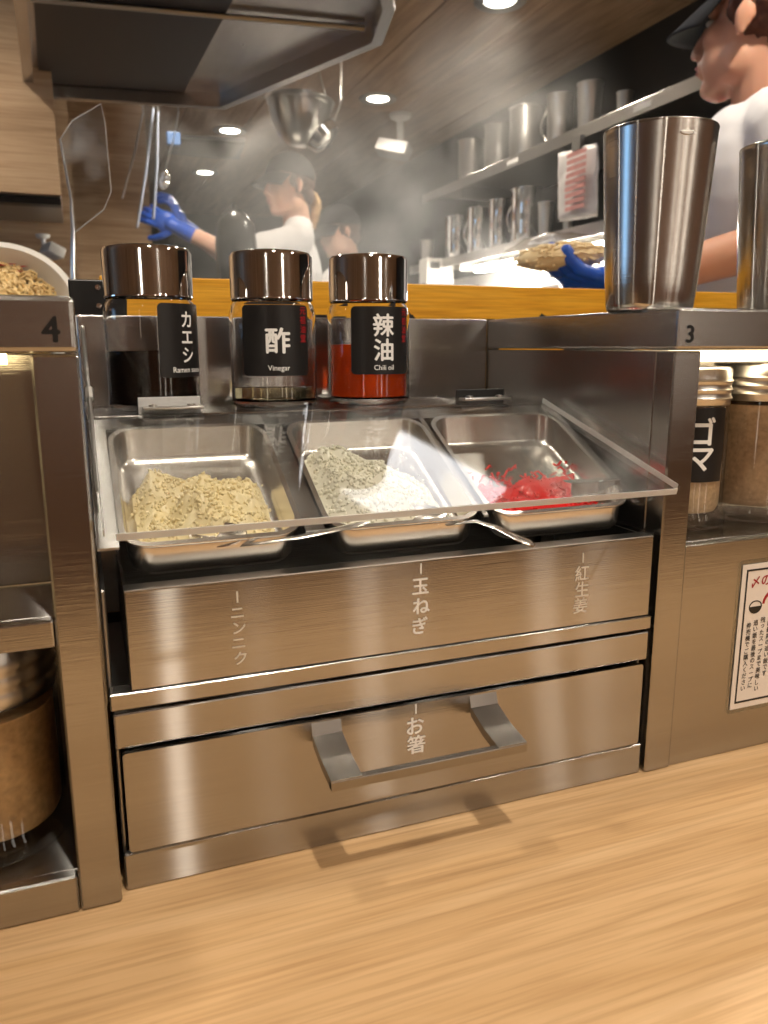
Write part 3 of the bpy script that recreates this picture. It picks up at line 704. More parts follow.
bm = B(); box(bm, -.022, .022, -.04, .03, -.014, .014, .005, mtx=Matrix.Translation((-.045, 1.985, .502)) @ Euler((0, R(25), R(20))).to_matrix().to_4x4()); obj('body', bm, M['white'], wc, smooth=True, auto=40)

# ------------------------------------------------------------------ extractor hood
hz = .80; HP = [(-.0696, 1.718), (.3643, 1.655), (.5656, 1.143), (.531, .99), (.50, .93), (-.05, .93)]
hd_ = thing('extractor_hood', 'large dark steel extractor hood hanging at the top left', 'hood', (.22, 1.3, hz))
bm = B(); n = len(HP); cxh = sum(p[0] for p in HP)/n; cyh = sum(p[1] for p in HP)/n
inn = []
for i in range(n):
    a, b, c = (Vector(HP[(i+k) % n]) for k in (-1, 0, 1)); n1 = Vector((-(b-a).y, (b-a).x)).normalized(); n2 = Vector((-(c-b).y, (c-b).x)).normalized()
    ctr = Vector((cxh, cyh))
    if (ctr-b).dot(n1) < 0: n1 = -n1
    if (ctr-b).dot(n2) < 0: n2 = -n2
    d = (n1+n2).normalized(); inn.append(b+d*.020/max(.4, d.dot(n1)))
ro = [bm.verts.new((p[0], p[1], hz)) for p in HP]; ri = [bm.verts.new((p.x, p.y, hz)) for p in inn]
to = [bm.verts.new((p[0], p[1], ZC)) for p in HP]; ti = [bm.verts.new((p.x, p.y, hz+.03)) for p in inn]
for i in range(n):
    j = (i+1) % n
    for a, b in ((to, ro), (ro, ri), (ri, ti)): bm.faces.new((a[i], a[j], b[j], b[i]))
bm.faces.new(to)
obj('canopy', bm, M['hood'], hd_)
def lerp(a, b, t): return Vector((a[0]+(b[0]-a[0])*t, a[1]+(b[1]-a[1])*t))
bm = B(); e = [inn[5]+Vector((.01, .01)), inn[0]+Vector((.012, -.01)), lerp(inn[0], inn[1], .80)+Vector((0, -.01)), lerp(inn[5], inn[4], .62)+Vector((0, .01))]
slab(bm, [(p.x, p.y, hz+.026) for p in e], (0, 0, .003)); obj('filter_panel', bm, M['hood_dark'], hd_)
bm = B(); slab(bm, [(p.x, p.y, hz+.030) for p in inn], (0, 0, .003)); obj('inner_panel', bm, M['hood'], hd_)
bm = B(); a = Vector((-.03, 1.16, hz+.024)); tube(bm, [(-.03, 1.215, hz+.022), (.53, 1.14, hz+.022)], .005, 6); obj('seam_rail', bm, M['dull'], hd_)
# unseen glow panel, added to mirror a bright wedge in the lid
pl = thing('added_glow_panel', 'added square white glow panel under the kitchen ceiling', 'lamp', (.78, 1.13, 1.2))
mt = Matrix.Translation((.80, 1.13, 1.2)) @ Matrix.Rotation(R(38), 4, 'Z')
bm = B(); box(bm, -.17, .17, -.17, .17, 0, .008, mtx=mt); obj('glow_face', bm, M['panel'], pl)
bm = B()
for a in ((-.185, -.172, -.185, .185), (.172, .185, -.185, .185), (-.172, .172, -.185, -.172), (-.172, .172, .172, .185)): box(bm, *a, -.003, .05, mtx=mt)
obj('frame', bm, M['white'], pl)

# ceiling lights and vent
CL = [(1.2264, 2.9344, 'round recessed ceiling light right of the steel bowl, amid the steam'), (.745, 3.6347, 'round recessed ceiling light just below the hood corner'),
      (1.2357, 1.9314, 'round recessed ceiling light at the top edge of the picture'), (.7703, 4.6006, 'small far recessed ceiling light below the grey vent'),
      (.12, -.43, 'recessed ceiling light above the counter'), (-.10, .24, 'recessed ceiling light above the bottles'), (.62, -1.02, 'recessed ceiling light behind the viewer, second row, left'), (1.12, -1.0, 'recessed ceiling light behind the viewer, second row, right'), (-.45, -.95, 'recessed ceiling light behind the viewer, far left'), (1.05, -.3, 'recessed ceiling light over the right of the counter')]
for x, y, lb in CL:
    t = thing('ceiling_light', lb, 'light', (x, y, ZC), 'recessed ceiling lights')
    bm = B(); lathe(bm, [(.045, .0), (.075, -.0), (.078, -.004), (.074, -.008), (.05, -.006), (.045, 0)], (x, y, ZC), 32); obj('rim', bm, M['dull'], t, smooth=True, auto=40)
    bm = B(); lathe(bm, [(0, -.001), (.042, -.001), (.044, -.0045), (.0, -.0050)], (x, y, ZC), 28); obj('lamp_disc', bm, M['bulb'], t)
vt = thing('ceiling_vent', 'dark grey rectangular ceiling vent left of the capped cook', 'vent', (.68, 3.95, ZC))
bm = B(); slab(bm, [(.513, 4.13, ZC-.02), (.534, 3.79, ZC-.02), (.84, 3.75, ZC-.02), (.88, 4.13, ZC-.02)], (0, 0, .0195)); obj('housing', bm, M['vent'], vt)
for k in range(6):
    bm = B(); y = 3.83+k*.05; box(bm, .555, .835, y, y+.028, ZC-.024, ZC-.0202); obj('slat', bm, M['vent'], vt)
sc = thing('ceiling_camera', 'small pale ceiling camera right of the steel bowl, in the steam', 'camera', (1.40, 3.12, ZC))
bm = B(); lathe(bm, [(0, 0), (.05, 0), (.046, -.015), (.016, -.03), (.014, -.10), (0, -.10)], (1.40, 3.12, ZC), 20); obj('mount', bm, M['white'], sc, smooth=True, auto=40)
bm = B(); box(bm, -.035, .035, -.075, .075, -.03, .03, .01, mtx=Matrix.Translation((1.36, 3.10, 1.10)) @ Euler((R(15), R(20), R(50))).to_matrix().to_4x4()); obj('body', bm, M['greyp'], sc, smooth=True, auto=40)

# ------------------------------------------------------------------ hanging bowls
def hook(parent, p0, p1):
    bm = B(); tube(bm, [p0, p1], .0022, 6); obj('hook_wire', bm, M['dull'], parent)
hb = thing('hanging_bowl', 'large steel bowl hanging under the ceiling above the capped cook', 'bowl', (.69, 2.17, .86))
mt = Matrix.Translation((.687, 2.168, .982)) @ Matrix.Rotation(R(4), 4, 'Y')
bm = B(); lathe(bm, [(0, -.125), (.035, -.122), (.065, -.095), (.085, -.055), (.095, -.02), (.098, 0), (.106, .002), (.106, .004), (.096, .004), (.092, -.02), (.082, -.054), (.062, -.092), (.034, -.118), (0, -.121)], seg=48, mtx=mt)
obj('bowl', bm, M['satin'], hb, smooth=True, auto=50)
bm = B(); lathe(bm, [(.0985, -.012), (.1005, -.010), (.0985, -.008), (.0965, -.010)], seg=48, mtx=mt, closed=True); obj('bead', bm, M['satin'], hb, smooth=True)
hook(hb, (.60, 2.168, .986), (.66, 2.168, ZC)); hook(hb, (.775, 2.168, .982), (.70, 2.168, ZC))
hp = thing('hanging_strainer', 'small steel strainer tilted below the large hanging bowl', 'strainer', (.70, 2.05, .84))
mt = Matrix.Translation((.712, 2.03, .862)) @ Euler((R(-20), R(-42), 0)).to_matrix().to_4x4()
bm = B(); lathe(bm, [(0, -.032), (.030, -.030), (.046, -.024), (.052, 0), (.055, .001), (.055, .003), (.050, .003), (.044, -.022), (.028, -.027), (0, -.029)], seg=40, mtx=mt); obj('bowl', bm, M['chrome'], hp, smooth=True, auto=50)
bm = B(); tube(bm, [mt @ Vector((.05, 0, 0)), (.775, 2.03, .96), (.775, 2.03, ZC)], .003, 8); obj('handle', bm, M['satin'], hp, smooth=True)

# utensils hanging behind the guard
for k, (a, b, w_, lb, m_) in enumerate((((.290, 2.54, 1.02), (.212, 2.49, .64), .012, 'pale blue-grey plastic strip hanging at the left, nearest the gloved hand', 'strip'),
                                    ((.300, 2.50, 1.00), (.262, 2.46, .665), .013, 'second pale strip hanging in front of the gloved fingers', 'strip'),
                                    ((.262, 2.60, 1.02), (.175, 2.56, .740), .008, 'slim steel rod slanting down from the hood behind the strips', 'rod'),
                                    ((.372, 2.55, 1.02), (.315, 2.52, .83), .009, 'steel ladle handle with blue grip right of the strips', 'ladle'))):
    t = thing('hanging_'+m_, lb, 'utensil', b)
    bm = B(); tube(bm, [a, (Vector(a)+Vector(b))/2+Vector((.004, 0, 0)), b], [w_*.8, w_, w_], 8, flat=.35, upv=(1, 0, 0) if m_ == 'strip' else None); obj('shaft', bm, simple('pale_blue_plastic', (.55, .62, .78), .35) if m_ == 'strip' else M['satin'], t, smooth=True, auto=50)
    if m_ == 'ladle':
        bm = B(); box(bm, -.022, .022, -.012, .012, -.02, .02, .003, mtx=Matrix.Translation((.350, 2.545, .935))); obj('grip', bm, simple('dark_blue_plastic', (.05, .12, .28), .4), t)
        bm = B(); ell(bm, (.312, 2.52, .80), (.018, .012, .034), Euler((0, R(20), 0)).to_matrix()); obj('scoop', bm, M['chrome'], t, smooth=True)
    bm = B(); tube(bm, [a, (a[0], a[1], ZC)], .002, 6); obj('hook_wire', bm, M['dull'], t)

# ------------------------------------------------------------------ kitchen shelves with vessels
ZU, ZLo = .872, .598
su = thing('wall_shelf', 'upper steel wall shelf on the right, carrying large pitchers', 'shelf', (1.58, 1.8, ZU), 'two steel shelves on the dark right wall')
sl_ = thing('wall_shelf', 'lower steel wall shelf on the right, with a bright lamp under it', 'shelf', (1.58, 1.8, ZLo), 'two steel shelves on the dark right wall')
for t, z, y0, y1 in ((su, ZU, 1.0, 2.86), (sl_, ZLo, 1.0, 3.0)):
    bm = B(); box(bm, 1.40, 1.78, y0, y1, z-.004, z, .001); obj('board', bm, M['satin'], t)
    bm = B(); box(bm, 1.397, 1.401, y0, y1, z-.034, z+.001, .001); obj('front_lip', bm, M['satin'], t)
    for yy in (1.25, 2.6):
        bm = B(); box(bm, 1.45, 1.78, yy, yy+.006, z-.05, z-.0045); obj('bracket', bm, M['dull'], t)
    for yy in (1.42, 2.08):
        bm = B(); box(bm, 1.3955, 1.397, yy, yy+.07, z-.024, z-.010); obj('price_tag', bm, M['white'], t)
bm = B(); box(bm, 1.46, 1.50, 1.0, 2.5, ZLo-.062, ZLo-.042, .004); obj('tube_lamp', bm, M['tube'], sl_)
def vessel(kind, label, y, z, h, rad, x=1.52, handle=False, lidded=False, mat=None, group='steel vessels on the kitchen shelves'):
    t = thing(kind, label, 'pitcher' if 'pitcher' in kind else ('pot' if 'pot' in kind else 'cup'), (x, y, z), group); c = (x, y, z)
    mat = mat or M['satin']
    pr = [(0, .001), (rad*.93, 0), (rad*.97, .003), (rad, h*.5), (rad*1.0, h-.006), (rad*1.06, h-.003), (rad*1.06, h), (rad*.97, h), (rad*.95, h*.5), (rad*.90, .006), (0, .005)]
    if 'cup' in kind: pr = [(a*(.80+.2*b/h), b) for a, b in pr]
    bm = B(); lathe(bm, pr, c, 36); obj('body', bm, mat, t, smooth=True, auto=50)
    if lidded:
        bm = B(); lathe(bm, [(0, h+.012), (.008, h+.012), (.008, h+.004), (rad*.98, h+.003), (rad*1.08, h+.001), (rad*1.08, h+.0005), (0, h+.0005)], c, 36); obj('lid', bm, mat, t, smooth=True, auto=40)
    if handle:
        s = -1 if handle == 'left' else 1; dirv = Vector((-.25, .97, 0)) if s < 0 else Vector((.25, -.97, 0)); C0 = Vector(c)
        pts = [C0+dirv*(rad*1.0)+Vector((0, 0, h*.88))]+[C0+dirv*(rad+.042*math.sin(math.pi*i/8))+Vector((0, 0, h*(.88-.70*i/8))) for i in range(1, 8)]+[C0+dirv*rad+Vector((0, 0, h*.18))]
        bm = B(); tube(bm, pts, .0055, 8, flat=.6); obj('handle', bm, mat, t, smooth=True, auto=60)
    return t
vessel('steel_pot', 'tall straight steel pot farthest left on the upper shelf', 2.66, ZU, .175, .052, lidded=True)
vessel('steel_pot', 'second tall steel pot on the upper shelf, counting from its far left end', 2.44, ZU, .18, .052, lidded=True, mat=M['dull'])
vessel('steel_pot', 'widest tall steel pot in the middle of the upper shelf', 2.24, ZU, .19, .060, mat=M['dull'])
vessel('steel_pitcher', 'steel pitcher with a large loop handle on the upper shelf', 2.00, ZU+.0, .165, .040, x=1.50, handle='left')
vessel('steel_cup', 'tall steel cup right of the loop-handled pitcher', 1.84, ZU, .155, .038, x=1.50)
vessel('steel_cup', 'small dark cup near the right end of the upper shelf', 1.67, ZU, .085, .022, x=1.50, mat=M['dull'])
vessel('steel_cup', 'small steel cup at the far left end of the lower shelf', 2.93, ZLo, .105, .028, x=1.45)
vessel('steel_pitcher', 'lidded steel pitcher farthest left on the lower shelf', 2.74, ZLo, .175, .046, x=1.5, lidded=True, mat=M['chrome'])
vessel('steel_pitcher', 'second lidded steel pitcher from the left on the lower shelf', 2.55, ZLo, .180, .042, x=1.5, lidded=True, handle='left', mat=M['chrome'])
vessel('steel_pitcher', 'third steel pitcher from the left on the lower shelf', 2.38, ZLo, .185, .038, x=1.5, mat=M['chrome'])
vessel('steel_pitcher', 'widest shiny steel pitcher, fourth on the lower shelf', 2.19, ZLo, .19, .052, x=1.5, handle='left', lidded=True, mat=M['chrome'])
vessel('steel_cup', 'narrow brushed steel cup right of the widest pitcher', 2.03, ZLo, .120, .026, x=1.48)
vessel('steel_cup', 'thin upright steel canister behind the hanging printed bag', 1.90, ZLo, .145, .017, x=1.48, mat=M['dull'])
# printed bag hanging from the upper shelf
pb = thing('printed_bag', 'crumpled white bag with faded red print hanging under the upper shelf', 'bag', (1.37, 1.72, .63))
bm = B(); G = 14; vs = {}
for side in (0, 1):
    for i in range(G+1):
        for j in range(G+1):
            u, v = i/G, j/G; bulge = .016*math.sin(math.pi*u)*(.4+.6*v); nz = noise.noise(Vector((u*5, v*5, side*7)))*.006
            y = 1.80-.20*u-.012*v+nz; z = .812-.195*v-.012*u+.5*nz
            edge = i in (0, G) or j in (0, G)
            vs[side, i, j] = vs[0, i, j] if side and edge else bm.verts.new((1.372+(-1 if side == 0 else 1)*(0 if edge else bulge+nz), y, z))
    for i in range(G):
        for j in range(G): bm.faces.new((vs[side, i, j], vs[side, i+1, j], vs[side, i+1, j+1], vs[side, i, j+1]))
obj('bag', bm, simple('crumpled_white_film', (.62, .58, .56), .45, noise_amt=.2, noise_scale=30), pb, smooth=True)
bm = B(); 
for k in range(9):
    z = .79-.018*k; box(bm, 1.3460+.0015*math.sin(k), 1.3475, 1.62, 1.715, z-.012, z)
o = obj('print', bm, M['redpack'], pb)
bm = B(); box(bm, 1.365, 1.380, 1.68, 1.72, .80, .8375); obj('clip', bm, M['dull'], pb)
# white control box beyond the board
cbx = thing('control_box', 'small white control box with a grey screen, below the far shelf end', 'device', (1.38, 2.70, .50))
bm = B(); box(bm, 1.33, 1.45, 2.66, 2.74, .50, .60, .004); obj('housing', bm, M['white'], cbx)
bm = B(); box(bm, 1.345, 1.385, 2.656, 2.6600, .56, .585, .0); obj('screen', bm, M['vent'], cbx)
bm = B(); tube(bm, [(1.42, 2.658, .572), (1.42, 2.652, .572)], .008, 10); obj('knob', bm, M['dull'], cbx)
bm = B(); box(bm, 1.25, 1.78, .9, 3.3, .02, .06); o = obj('side_worktop', bm, M['satin']); tag(o, 'steel worktop along the right kitchen wall under the bright lamp', 'worktop')
bm = B(); box(bm, 1.30, 1.55, 2.62, 2.80, .061, .499, .004); o = obj('appliance', bm, M['vent']); tag(o, 'dark appliance carrying the white control box', 'appliance')
for k, (x, y, z, s, lb) in enumerate(((1.50, 2.15, .061, .11, 'white paper package on the bright worktop, left of the noodle bag'), (1.48, 1.90, .061, .12, 'white package with a red mark beside the noodle bag'))):
    t = thing('paper_package', lb, 'package', (x, y, z))
    bm = B(); box(bm, x-s/2, x+s/2, y-s/2, y+s/2, z, z+.36+.03*k, .01); obj('package', bm, M['paper'], t)
    bm = B(); box(bm, x-s/2-.001, x-s/2, y-.02, y+.03, z+.30, z+.36); obj('red_mark', bm, M['redink'], t)

# ------------------------------------------------------------------ people
def head_prims(bm, F):
    """F: matrix of the head frame, +x forward, +y left, +z up; origin between the ears"""
    t = B()
    ell(t, (-.012, 0, .040), (.095, .074, .085)); ell(t, (.028, 0, -.020), (.060, .060, .088)); ell(t, (.058, 0, -.088), (.030, .032, .026))
    for s in (-1, 1):
        ell(t, (.036, s*.030, -.052), (.046, .030, .046)); ell(t, (.012, s*.046, -.062), (.040, .020, .036)); limb(t, (.012, s*.050, -.072), (.062, s*.016, -.094), .018, .016)
        ell(t, (.056, s*.038, -.016), (.026, .022, .028)); ell(t, (.074, s*.028, .030), (.014, .026, .010))
        ell(t, (.098, s*.011, -.034), (.011, .008, .009)); ell(t, (-.006, s*.079, .002), (.018, .0070, .028), Euler((0, R(-12), R(s*22))).to_matrix())
        ell(t, (-.002, s*.080, -.020), (.011, .006, .014))
    limb(t, (.086, 0, .022), (.108, 0, -.024), .009, .0115); ell(t, (.109, 0, -.030), (.012, .011, .010))
    ell(t, (.088, 0, -.052), (.014, .024, .008)); ell(t, (.086, 0, -.065), (.013, .022, .009)); ell(t, (.078, 0, -.050), (.018, .030, .022)); ell(t, (.073, 0, -.092), (.018, .020, .016))
    t.transform(F); me = bpy.data.meshes.new('t'); t.to_mesh(me); t.free(); bm.from_mesh(me); bpy.data.meshes.remove(me)
def add_bm(bm, t):
    me = bpy.data.meshes.new('t'); t.to_mesh(me); t.free(); bm.from_mesh(me); bpy.data.meshes.remove(me)
def hand_prims(t, wrist, d, nrm, side, curl=.5, spread=.09, grow=0.0, thumb=.7):
    """d: fingers' direction, nrm: direction the palm faces, side: which way the thumb leaves"""
    d = Vector(d).normalized(); nrm = Vector(nrm); nrm = (nrm-d*nrm.dot(d)).normalized(); s = d.cross(nrm)*side; Wv = Vector(wrist); g = grow
    ell(t, Wv+d*.048, (.046+g, .038+g, .015+g), Matrix((d, s, d.cross(s))).transposed()); limb(t, Wv-d*.02, Wv+d*.03, .025+g, .026+g)
    for i, (off, L, r_) in enumerate(((.027, .072, .0088), (.010, .080, .0090), (-.008, .074, .0086), (-.025, .058, .0078))):
        p = Wv+d*(.082-.004*abs(i-1))+s*off; dd = (d+s*(spread*(1.2-i*.8))).normalized(); c = curl*(1+.12*i)
        for f, a in ((.44, c*.5), (.31, c*1.0), (.25, c*.8)):
            dd = (dd*math.cos(a)+nrm*math.sin(a)).normalized(); q_ = p+dd*L*f; limb(t, p, q_, r_+g, (r_-.0007)+g, 10); p = q_
    p = Wv+d*.022+s*.026; dd = (d*.65+s*.9+nrm*.25).normalized()
    for L, r_ in ((.034, .0125), (.030, .0105), (.024, .0090)):
        q_ = p+dd*L; limb(t, p, q_, r_+g, r_-.001+g, 10); p = q_; dd = (dd+nrm*thumb*.4+d*.35).normalized()
def person(label, head, face_dir, pitch_, lean, hipc, arms, skin, hairm, headscale=1.0, ponytail=False, voxel=.005, tee_print=False, body_dir=None):
    head = Vector(head); fx = Vector((*face_dir, 0)).normalized(); 
    F = Matrix.Translation(head) @ Matrix.Rotation(math.atan2(fx.y, fx.x), 4, 'Z') @ Matrix.Rotation(pitch_, 4, 'Y') @ Matrix.Scale(headscale, 4)
    bd = Vector((*(body_dir or face_dir), 0)).normalized(); bl = Vector((-bd.y, bd.x, 0)); up_ = Vector((0, 0, 1))
    root = thing('person', label, 'person', (hipc[0], hipc[1], ZF))
    H = Vector(hipc); neck = F @ Vector((-.040, 0, -.135)); chest = neck-up_*.20+bd*.015; waist = (chest*.45+H*.55)
    chest = neck+(H-neck)*.34+bd*.042
    bm = B(); head_prims(bm, F)
    limb(bm, F @ Vector((-.022, 0, -.050)), neck-up_*.03, .056, .060)
    BR = Matrix((bd, bl, up_)).transposed()
    def torso(b, g):
        ell(b, chest+up_*.04, (.105+g, .165+g, .17+g), BR); ell(b, waist, (.098+g, .140+g, .17+g), BR); ell(b, H, (.105+g, .155+g, .13+g), BR)
        for s in (-1, 1): limb(b, neck-up_*.022+bl*s*.02, neck-up_*.075+bl*s*.145, .046+g, .052+g)
    torso(bm, 0)
    sh = B(); torso(sh, .012); gl = []
    for s, elbow, wrist, hand in arms:
        S_ = neck-up_*.085+bl*s*.155; E_ = Vector(elbow); W_ = Vector(wrist)
        limb(bm, S_, E_, .048, .038); limb(bm, E_, W_, .040, .026)
        mid = S_+(E_-S_)*.62; limb(sh, S_, mid, .060, .060)
        d, nrm, side, curl, spr = hand; hand_prims(bm, W_, d, nrm, side, curl, spr)
        g_ = B(); hand_prims(g_, W_, d, nrm, side, curl, spr, grow=.0022); limb(g_, W_-(W_-E_).normalized()*.055, W_, .0330, .0285); gl.append(g_)
    for s in (-1, 1):
        k_ = H+bl*s*.09+bd*.03; k_.z = (ZF+H.z)/2; a_ = H+bl*s*.095-bd*.02; a_.z = ZF+.07
        limb(bm, H+bl*s*.085-up_*.05, k_, .080, .052); limb(bm, k_, a_, .053, .036); limb(bm, a_-up_*.03-bd*.03, a_-up_*.035+bd*.14, .035, .028)
    body = obj('body', remesh(bm, voxel, 8), skin, root, smooth=True)
    def wr(co, n):
        return n*(.004*noise.noise(co*9)+.0045*noise.noise(Vector((co.x*22, co.y*22, co.z*6))))
    # cut the neck opening
    me = remesh(sh, .006, 8, disp=wr); b2 = B(); b2.from_mesh(me); bpy.data.meshes.remove(me)
    kill = [v for v in b2.verts if (v.co-(neck+up_*.035+bd*.025)).length < .070 or v.co.z < H.z-.10]
    bmesh.ops.delete(b2, geom=kill, context='VERTS')
    so = obj('t_shirt', b2, M['tee'], root, smooth=True); md = so.modifiers.new('cloth', 'SOLIDIFY'); md.thickness = .003; md.offset = 1
    tr = B(); ell(tr, H-up_*.04, (.118, .168, .12), BR)
    for s in (-1, 1):
        k_ = H+bl*s*.09+bd*.03; k_.z = (ZF+H.z)/2; a_ = H+bl*s*.095-bd*.02; a_.z = ZF+.10
        limb(tr, H+bl*s*.085-up_*.05, k_, .092, .068); limb(tr, k_, a_, .068, .055)
    obj('trousers', remesh(tr, .012, 4), M['trouser'], root, smooth=True)
    for g_ in gl: obj('glove', remesh(g_, .003, 2), M['glove'], root, smooth=True)
    # hair
    hb_ = B(); ell(hb_, (-.026, 0, .036), (.090, .081, .084)); ell(hb_, (-.062, 0, -.022), (.046, .062, .050)); 
    for s in (-1, 1): ell(hb_, (.020, s*.066, .020), (.012, .012, .026))
    hb_.transform(F)
    def hr(co, n): return n*(.004*noise.noise(co*70)+.003*noise.noise(co*160))
    ho_ = obj('hair', remesh(hb_, .004, 3, disp=hr), hairm, root, smooth=True)
    if ponytail:
        pt = B(); rs = [.016, .020, .021, .018, .014, .008]
        P_ = [F @ Vector(p) for p in ((-.105, 0, -.005), (-.125, .002, -.03), (-.128, .006, -.06), (-.120, .010, -.09), (-.118, .008, -.12), (-.112, .006, -.145))]
        for i in range(5): limb(pt, P_[i], P_[i+1], rs[i], rs[i+1])
        obj('ponytail', remesh(pt, .004, 2, disp=hr), M['blond'], root, smooth=True)
    # cap: crown and brim
    cp_ = B(); ell(cp_, (-.008, 0, .042), (.104, .086, .096), sub=4)
    bmesh.ops.bisect_plane(cp_, geom=cp_.verts[:]+cp_.edges[:]+cp_.faces[:], plane_co=(0, 0, .040), plane_no=(-.12, 0, 1), clear_inner=True)
    cp_.transform(F); crown = obj('cap', cp_, M['capm'], root, smooth=True); md = crown.modifiers.new('cloth', 'SOLIDIFY'); md.thickness = .003
    br = B(); rows = []
    for i in range(9):
        t_ = i/8; row = []
        for j in range(13):
            a = R(-66+132*j/12); r0 = Vector((.094*math.cos(a)-.004, .083*math.sin(a))); r1 = Vector((.094*math.cos(a)-.004+.078*max(0, math.cos(a))**.7, .083*math.sin(a)*(.98)))
            p = r0.lerp(r1, t_); row.append(br.verts.new((p.x, p.y, .052-.045*t_-1.9*(p.y**2)-.10*max(0, p.x-.09))))
        rows.append(row)
    for a, b in zip(rows, rows[1:]):
        for k in range(12): br.faces.new((a[k], a[k+1], b[k+1], b[k]))
    br.transform(F); bo = obj('cap_brim', br, M['capm'], crown, smooth=True); md = bo.modifiers.new('cloth', 'SOLIDIFY'); md.thickness = .004; md.offset = 0
    bt = B(); ell(bt, (-.010, 0, .139), (.007, .007, .004), sub=2); bt.transform(F); obj('cap_button', bt, M['capm'], crown, smooth=True)
    # face details
    for s in (-1, 1):
        e = B(); ell(e, (.0725, s*.030, .010), (.0120, .0125, .0070), sub=3); e.transform(F); eo = obj('eye', e, M['eye'], body, smooth=True)
        e = B(); ell(e, (.0825, s*.0305, .010), (.0030, .0055, .0050), sub=2); e.transform(F); obj('iris', e, M['iris'], body, smooth=True)
        e = B(); tube(e, [(.082, s*.014, .034), (.086, s*.028, .039), (.072, s*.050, .034)], [.002, .0035, .0015], 6); e.transform(F); obj('eyebrow', e, hairm, body, smooth=True)
    e = B(); ell(e, (.0975, 0, -.0545), (.0065, .018, .0040), sub=2); ell(e, (.0955, 0, -.0635), (.0065, .016, .0048), sub=2); e.transform(F); obj('lips', e, M['lip'], body, smooth=True)
    return root, F

# cook on the right, turned away in profile, reaching to the noodle bag
r2, F2 = person('cook on the right in black cap and white t-shirt, holding the noodle bag', (1.165, .845, .803), (-.407, .914), R(-5.6), 0, (1.20, .80, .05),
       [(1, (1.075, .630, .425), (.765, .605, .350), ((-.86, .40, .0), (.0, .15, 1), 1, .45, .03)),
        (-1, (1.30, .96, .40), (1.02, 1.04, .36), ((-.9, -.2, .0), (.2, -.5, .8), 1, .5, .1))], M['skin'], M['hair'], 1.0, voxel=.0045, body_dir=(-.84, .54))
bm = B(); 
sh2 = [c for c in r2.children if c.name.startswith('t_shirt')][0]
for k in range(3):
    p_ = Vector((1.005-.006*k, .775-.002*k, .560+.003*(k % 2)))-world_loc(sh2)
    ok, lo, no, ix = sh2.closest_point_on_mesh(p_)
    bm = B(); box(bm, -.0028, .0028, -.0035, .0035, .0026, .0036, .0004, mtx=Matrix.Translation(lo+world_loc(sh2)) @ no.to_track_quat('Z', 'Y').to_matrix().to_4x4()); obj('red_print', bm, M['pink'], r2)
# cook in the steam, facing left
r1, F1 = person('cook in black cap with blond ponytail, amid steam behind the vinegar bottle', (.859, 3.0, .890), (-.96, -.28), R(0), 0, (.93, 2.95, .05),
       [(1, (.600, 2.86, .600), (.395, 2.93, .705), ((-.88, .1, .42), (.1, .9, .1), 1, .45, .10)),
        (-1, (.62, 3.22, .64), (.435, 3.12, .745), ((-.35, -.1, .9), (-.8, .3, .2), -1, .7, .12))], M['skin2'], M['hair'], 1.0, ponytail=True, voxel=.006, body_dir=(-.96, .28))
r3, F3 = person('cook farthest back, only a capped head above the chili oil bottle', (1.26, 3.58, .800), (-.9, -.2), R(10), 0, (1.28, 3.6, -.03),
       [(1, (1.05, 3.20, .33), (.90, 3.30, .20), ((-.9, 0, -.2), (0, 0, -1), 1, .4, .1)),
        (-1, (1.10, 3.72, .33), (.92, 3.62, .20), ((-.9, 0, -.2), (0, 0, -1), -1, .4, .1))], M['skin2'], M['hair'], 1.0, voxel=.009, body_dir=(-1, 0))

# clear bag of noodles held in the gloved hand
nbg = thing('noodle_bag', 'clear bag of raw yellow noodles in the blue gloved hand', 'bag', (.668, .655, .36))
bm = B(); ell(bm, (.660, .662, .382), (.090, .052, .031), Euler((0, R(-4), R(-20))).to_matrix(), sub=4)
for v in bm.verts: v.co += Vector((0, 0, 1))*.006*noise.noise(v.co*45)+Vector((1, 0, 0))*.004*noise.noise(v.co*60+Vector((5, 0, 0)))
obj('film', bm, M['bag'], nbg, smooth=True)
random.seed(21); bm = B(); rm = Euler((0, R(-4), R(-20))).to_matrix()
ell(bm, (.660, .662, .380), (.066, .036, .018), rm)
for k in range(420):
    while True:
        c = Vector([random.uniform(-1, 1) for _ in range(3)])
        if c.length < .86: break
    c = rm @ Vector((c.x*.075, c.y*.044, c.z*.023)); a = random.gauss(0, .7); dv = rm @ Vector((math.cos(a), math.sin(a), .15*random.uniform(-1, 1)))
    p = Vector((.660, .662, .381))+c; tube(bm, [p-dv*.010, p-dv*.003+Vector((0, 0, .0015)), p+dv*.004, p+dv*.010+Vector((0, 0, -.001))], .0017, 5)
o = obj('raw_noodles', bm, simple('raw_noodle', (.92, .76, .48), .5), smooth=True); origin_to(o, (.668, .662, .36)); tag(o, 'raw yellow noodles inside the clear bag', 'noodles', kind='stuff')

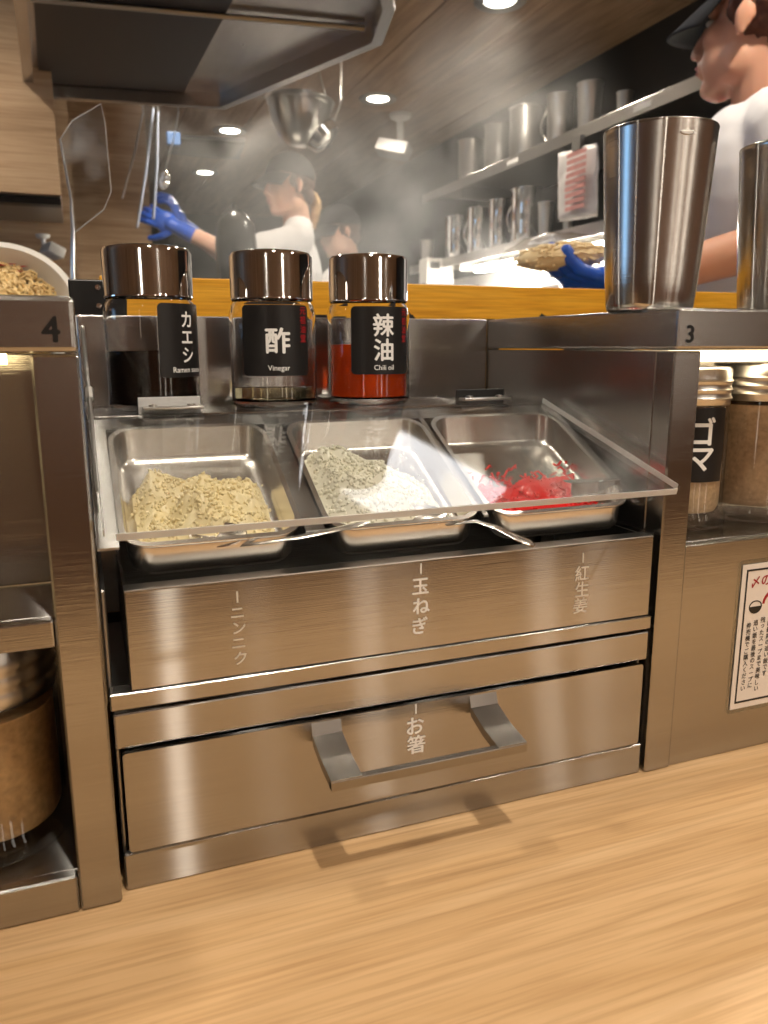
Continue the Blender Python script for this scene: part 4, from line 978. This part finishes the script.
# dark stock pot left of the steamed cook
dp = thing('dark_kettle', 'dark round kettle between the cook and the gloved hands', 'kettle', (.50, 2.30, .42))
bm = B(); lathe(bm, [(0, 0), (.05, 0), (.062, .02), (.066, .12), (.060, .19), (.035, .225), (.010, .235), (.010, .25), (0, .252)], (.500, 2.30, .45), 36); obj('body', bm, simple('dark_enamel', (.03, .028, .026), .25), dp, smooth=True, auto=50)
bm = B(); box(bm, .30, .72, 2.1, 2.48, ZF, .449, .003); o = obj('stove', bm, M['dull']); tag(o, 'steel stove behind the orange board, carrying the dark kettle', 'stove')

# ------------------------------------------------------------------ steam
mt, nt, b = new_mat('steam'); nt.nodes.remove(b); L = nt.links.new
pv = N(nt, 'ShaderNodeVolumePrincipled'); pv.inputs['Color'].default_value = (.95, .93, .9, 1); pv.inputs['Anisotropy'].default_value = .3
tc = N(nt, 'ShaderNodeTexCoord'); nz = N(nt, 'ShaderNodeTexNoise'); nz.inputs['Scale'].default_value = 2.6; nz.inputs['Detail'].default_value = 4; nz.inputs['Distortion'].default_value = 1.0
cr = N(nt, 'ShaderNodeMapRange'); cr.inputs['From Min'].default_value = .48; cr.inputs['From Max'].default_value = .75; cr.inputs['To Min'].default_value = 0.02; cr.inputs['To Max'].default_value = 1.0
gr = N(nt, 'ShaderNodeTexGradient', gradient_type='SPHERICAL'); mp = N(nt, 'ShaderNodeMapping'); mp.vector_type = 'POINT'
L(tc.outputs['Object'], nz.inputs['Vector']); L(nz.outputs['Fac'], cr.inputs[0])
mp.inputs['Scale'].default_value = (1.45, 1.1, 1.4); L(tc.outputs['Object'], mp.inputs['Vector']); L(mp.outputs[0], gr.inputs['Vector'])
m1 = N(nt, 'ShaderNodeMath', operation='MULTIPLY'); L(cr.outputs[0], m1.inputs[0]); L(gr.outputs['Fac'], m1.inputs[1])
m2 = N(nt, 'ShaderNodeMath', operation='MULTIPLY'); m2.inputs[1].default_value = 4.0; L(m1.outputs[0], m2.inputs[0]); L(m2.outputs[0], pv.inputs['Density'])
L(pv.outputs[0], nt.nodes['Material Output'].inputs['Volume'])
bm = B(); box(bm, -.7, .7, -.85, .85, -.6, .55); st = obj('steam', bm, mt); st.location = (.80, 1.95, .68)
tag(st, 'white steam drifting in the kitchen under and beside the hood', 'steam', kind='stuff')
